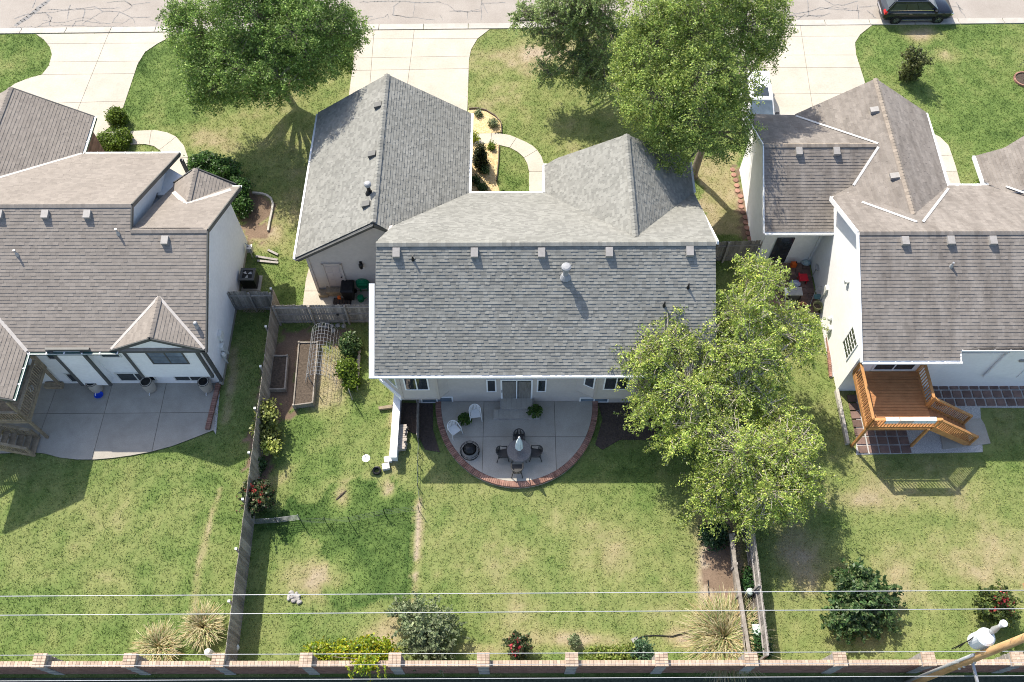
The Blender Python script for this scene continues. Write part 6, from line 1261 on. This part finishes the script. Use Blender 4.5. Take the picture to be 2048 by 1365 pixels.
x, y = g(1590, 584, .7); gr = thing('grill_cart', 'grey-topped barbecue cart in the right side yard', 'barbecue', (x, y, .06)); MB().box((x, y, .74), (.75, .5, .1)).build('top', VENTG, gr); MB().box((x - .45, y, .72), (.22, .46, .04)).build('side_shelf', WHT, gr); MB().box((x, y, .4), (.65, .42, .5)).build('cabinet', DKTR, gr)
for sx in (-.3, .3):
    for sy in (-.2, .2): MB().beam((x + sx, y + sy, .06), (x + sx, y + sy, .7), .05, .05).build('leg', BLKM, gr)
x, y = g(1631, 600, .1); lc = thing('folding_chair', 'folding chair frame with pale tubes leaning by the right side yard wall', 'chair', (x, y, .06))
for sx in (-.2, .2): MB().tube([(x + sx - .12, y - .25, .06), (x + sx, y + .05, .5), (x + sx + .1, y + .3, .95)], .016, 6).build('side_tube', GALV, lc); MB().tube([(x + sx + .05, y + .25, .06), (x + sx - .05, y - .15, .5)], .016, 6).build('leg', GALV, lc)
for z, dy in ((.5, .05), (.95, .3), (.72, .18)): MB().tube([(x - .2 + dy * .33, y + dy, z), (x + .2 + dy * .33, y + dy, z)], .014, 6).build('cross_tube', GALV, lc)
MB().box((x, y - .05, .5), (.4, .32, .02)).build('seat', plain('teal_fabric', (.06, .14, .15)), lc)
for px, py, lb, m_ in ((1603, 618, 'terracotta-rimmed empty pot in the right side yard', TERR), (1633, 616, 'olive coloured empty pot beside the side yard wall', mat('olive_pot', (.22, .22, .1), (.3, .3, .15)))):
    x, y = g(px, py, .2); p_ = thing('plant_pot', lb, 'pot', (x, y, .06), 'empty pots in the side yard'); MB().lathe((x, y, .06), [(.16, 0), (.25, .4), (.27, .4), (.27, .44), (.23, .43), (.2, .25), (.01, .22)], 20).build('pot_body', m_, p_); MB().lathe((x, y, .3), [(.01, .0), (.2, .01), (.01, .02)], 14).build('soil', SOIL, p_)
tag(MB().lathe((*g(1612, 527, .1), .06), [(.1, 0), (.2, .08), (.14, .2), (.03, .26)], 9, sx=1.4).build('plastic_bag', mat('pale_blue_plastic', (.25, .35, .38), (.5, .58, .6), scale=14)), 'crumpled pale blue plastic bag in the right side yard', 'bag')
tag(MB().lathe((*g(1590, 568, .1), .06), [(.1, 0), (.24, .08), (.16, .2), (.03, .24)], 9, sx=1.4).build('cloth_bundle', mat('blue_white_cloth', (.12, .18, .4), (.6, .62, .68), scale=14)), 'blue and white cloth bundle behind the barbecue cart', 'cloth')
tag(MB().lathe((16.62, 27.3, 1.0), [(.2, 0), (.24, .02), (.24, .05), (.02, .06)], 16, sx=.4).beam((16.6, 27.3, .1), (16.6, 27.3, 1.0), .04, .04).build('wall_shovel', GALV), 'pale shovel leaning on the shaded side yard wall', 'shovel')
for k in range(14):
    px = 1466 + k * 2.6 + random.uniform(-2, 2); py = 340 + k * 10.6; x, y = g(px, py); tag(MB().lathe((x, y, -.02), [(.15, 0), (.16, .05), (.14, .065), (.01, .07)], 14).build('stepping_stone', BRICK), 'round reddish stepping stone along the white side wing', 'stepping stone', 'stepping stones by the side wing')
eb = thing('scalloped_edging', 'row of scalloped red edging bricks along the right house gravel', 'brick edging', g3(1645, 700))
for k in range(26):
    t = k / 25; px, py = (1651 + 9 * t, 640 + 112 * t); x, y = g(px, py); piece('brick', BRICK, (x, y, .06), (.13, .2, .16), eb, rz=random.uniform(-.2, .2))
# ================================================================== CARS
def car(label, loc, rz, paint, L=4.75, W_=1.88, Hh=1.68, name='parked_car', cat='car'):
    """SUV pointing along +X"""
    T = thing(name, label, cat, (0, 0, 0)); h = L / 2; w = W_ / 2
    # body as rings along the length: (x, half width, z low, z belt)
    st_ = [(-h, .72, .45, .80), (-h + .06, .84, .34, .98), (-h + .3, .92, .28, 1.05), (-h + .9, .94, .25, 1.06), (0, .94, .24, 1.03), (h - 1.5, .94, .25, 1.0), (h - .95, .93, .26, .98), (h - .4, .9, .28, .92), (h - .1, .82, .34, .82), (h, .7, .42, .68)]
    v = []; f = []; m_ = 10
    for x, hw, z0, z1 in st_:
        hw = hw * w / .94; md = (z0 + z1) / 2
        for y, z in ((-hw * .86, z0), (-hw * .98, z0 + .1), (-hw, md), (-hw * .97, z1 - .07), (-hw * .88, z1), (hw * .88, z1), (hw * .97, z1 - .07), (hw, md), (hw * .98, z0 + .1), (hw * .86, z0)): v.append((x, y, z))
    n = len(st_); f = [(i * m_ + j, i * m_ + (j + 1) % m_, (i + 1) * m_ + (j + 1) % m_, (i + 1) * m_ + j) for i in range(n - 1) for j in range(m_)] + [tuple(range(m_))[::-1], tuple(range((n - 1) * m_, n * m_))]
    b = MB().add(v, [q[::-1] for q in f], .5).build('body', paint, T, smooth=True)
    zb, zr = 1.0, Hh
    cab = [(-h + .12, .80, 1.0, 1.02), (-h + .45, .74, zr - .12, 0), (-h + .9, .73, zr - .02, 0), (0, .73, zr, 0), (h - 2.1, .70, zr - .05, 0), (h - 1.2, .80, 1.0, 0)]
    q0, q1, q2, q3 = -h + .1, -h + .55, h - 2.05, h - 1.15; lw, uw = .84 * w / .94, .68 * w / .94
    C_ = MB().hexa([(q0, -lw, zb), (q3, -lw, zb), (q3, lw, zb), (q0, lw, zb), (q1, -uw, zr - .02), (q2, -uw, zr - .04), (q2, uw, zr - .04), (q1, uw, zr - .02)]); C_.build('cabin', paint, T)
    MB().hexa([(q1 + .05, -uw + .06, zr - .03), (q2 - .05, -uw + .06, zr - .04), (q2 - .05, uw - .06, zr - .04), (q1 + .05, uw - .06, zr - .03), (q1 + .15, -uw + .12, zr + .02), (q2 - .2, -uw + .12, zr + .01), (q2 - .2, uw - .12, zr + .01), (q1 + .15, uw - .12, zr + .02)]).build('roof_panel', paint, T)
    MB().box((q2 - .5, 0, zr + .015), (.7, uw * 1.3, .02)).build('sunroof', GLASS, T)
    lerp = lambda a, b, t: a + (b - a) * t
    def quad4(p, q, r, s, off): return MB().extr([Vector(p), Vector(q), Vector(r), Vector(s)], off)
    for sy in (-1, 1):
        for xa, xb in ((.08, .36), (.38, .62), (.64, .9)):
            xl0, xl1 = lerp(q0, q3, xa), lerp(q0, q3, xb); xu0, xu1 = lerp(q1, q2, xa if xa > .1 else .06), lerp(q1, q2, xb); z0, z1 = zb + .1, zr - .14; t0, t1 = (z0 - zb) / (zr - zb), (z1 - zb) / (zr - zb); e = sy * .012
            P = [(lerp(xl0, xu0, t0), sy * lerp(lw, uw, t0) + e, z0), (lerp(xl1, xu1, t0), sy * lerp(lw, uw, t0) + e, z0), (lerp(xl1, xu1, t1), sy * lerp(lw, uw, t1) + e, z1), (lerp(xl0, xu0, t1), sy * lerp(lw, uw, t1) + e, z1)]
            quad4(*P, (0, -sy * .03, 0)).build('side_window', GLASS, T)
        MB().beam((lerp(q0, q3, .08), sy * (lw + .0), zb + .07), (lerp(q0, q3, .9), sy * (lw + .0), zb + .07), .03, .03).build('window_trim', CHRM, T)
        MB().beam((-1.0, sy * (w - .01), .36), (1.0, sy * (w - .01), .36), .04, .06).build('sill_trim', CHRM, T)
        MB().box((q3 - .25, sy * (w + .06), 1.08), (.16, .2, .14)).build('mirror', BLKM, T)
        for x in (-.62, .32): MB().box((x, sy * (w + .005), .88), (.2, .03, .03)).build('handle', CHRM, T)
        MB().box((-h + .1, sy * (w - .2), .92), (.16, .34, .18)).build('taillight', REDL, T); MB().box((h - .14, sy * (w - .26), .72), (.14, .32, .12)).build('headlight', CHRM, T)
        for x in (-h + .95, h - .98):
            wh = MB().tube([(x, sy * (w - .2), .36), (x, sy * (w + .01), .36)], [.36, .36], 24).build('wheel', RUB, T); MB().tube([(x, sy * (w - .02), .36), (x, sy * (w + .02), .36)], .23, 18).build('hub', BLKM, wh)
            sp = MB()
            for k in range(10): a = 2 * PI * k / 10; sp.beam((x + .05 * math.cos(a), sy * (w + .03), .36 + .05 * math.sin(a)), (x + .22 * math.cos(a), sy * (w + .03), .36 + .22 * math.sin(a)), .03, .02, up=(0, 1, 0))
            sp.build('spokes', CHRM, wh)
    t0, t1 = .1, .9
    quad4((lerp(q3, q2, t0) + .01, -lw * .9, lerp(zb, zr, t0)), (lerp(q3, q2, t0) + .01, lw * .9, lerp(zb, zr, t0)), (lerp(q3, q2, t1) + .01, uw * .9, lerp(zb, zr - .03, t1)), (lerp(q3, q2, t1) + .01, -uw * .9, lerp(zb, zr - .03, t1)), (.015, 0, .01)).build('windscreen', GLASSB, T)
    quad4((lerp(q0, q1, .3) - .01, -lw * .85, lerp(zb, zr, .3)), (lerp(q0, q1, .3) - .01, lw * .85, lerp(zb, zr, .3)), (lerp(q0, q1, .92) - .01, uw * .9, lerp(zb, zr, .92)), (lerp(q0, q1, .92) - .01, -uw * .9, lerp(zb, zr, .92)), (-.015, 0, .01)).build('rear_window', GLASS, T)
    MB().beam((-h - .01, -.6, .62), (-h - .01, .6, .62), .05, .05).build('bumper_trim', CHRM, T); MB().box((h - .02, 0, .5), (.08, 1.1, .2)).build('grille', BLKM, T)
    T.location = loc; T.rotation_euler = (0, 0, rz); return T
wx, wy = (g(1787, 42)[0] + g(1869, 42)[0]) / 2, g(1828, 42)[1]
car('dark navy SUV parked along the far kerb of the right lawn', (wx - .02, wy + .6, -.02), .015, NAVY)
car('white SUV on the right driveway, half hidden under the light green tree', (g(1524, 213, 1.4)[0] - .02, g(1524, 213, 1.4)[1] + .75, .02), -PI / 2 - .03, CARW, L=4.9, Hh=1.75)
tag(MB().box((*g(553, 130, .4), .5), (.3, .3, 1.0)).box((*g(553, 130, .4), 1.05), (.4, .4, .12)).build('post_lamp', CONCK), 'small pale stone post under the dark street tree', 'post')
grass()
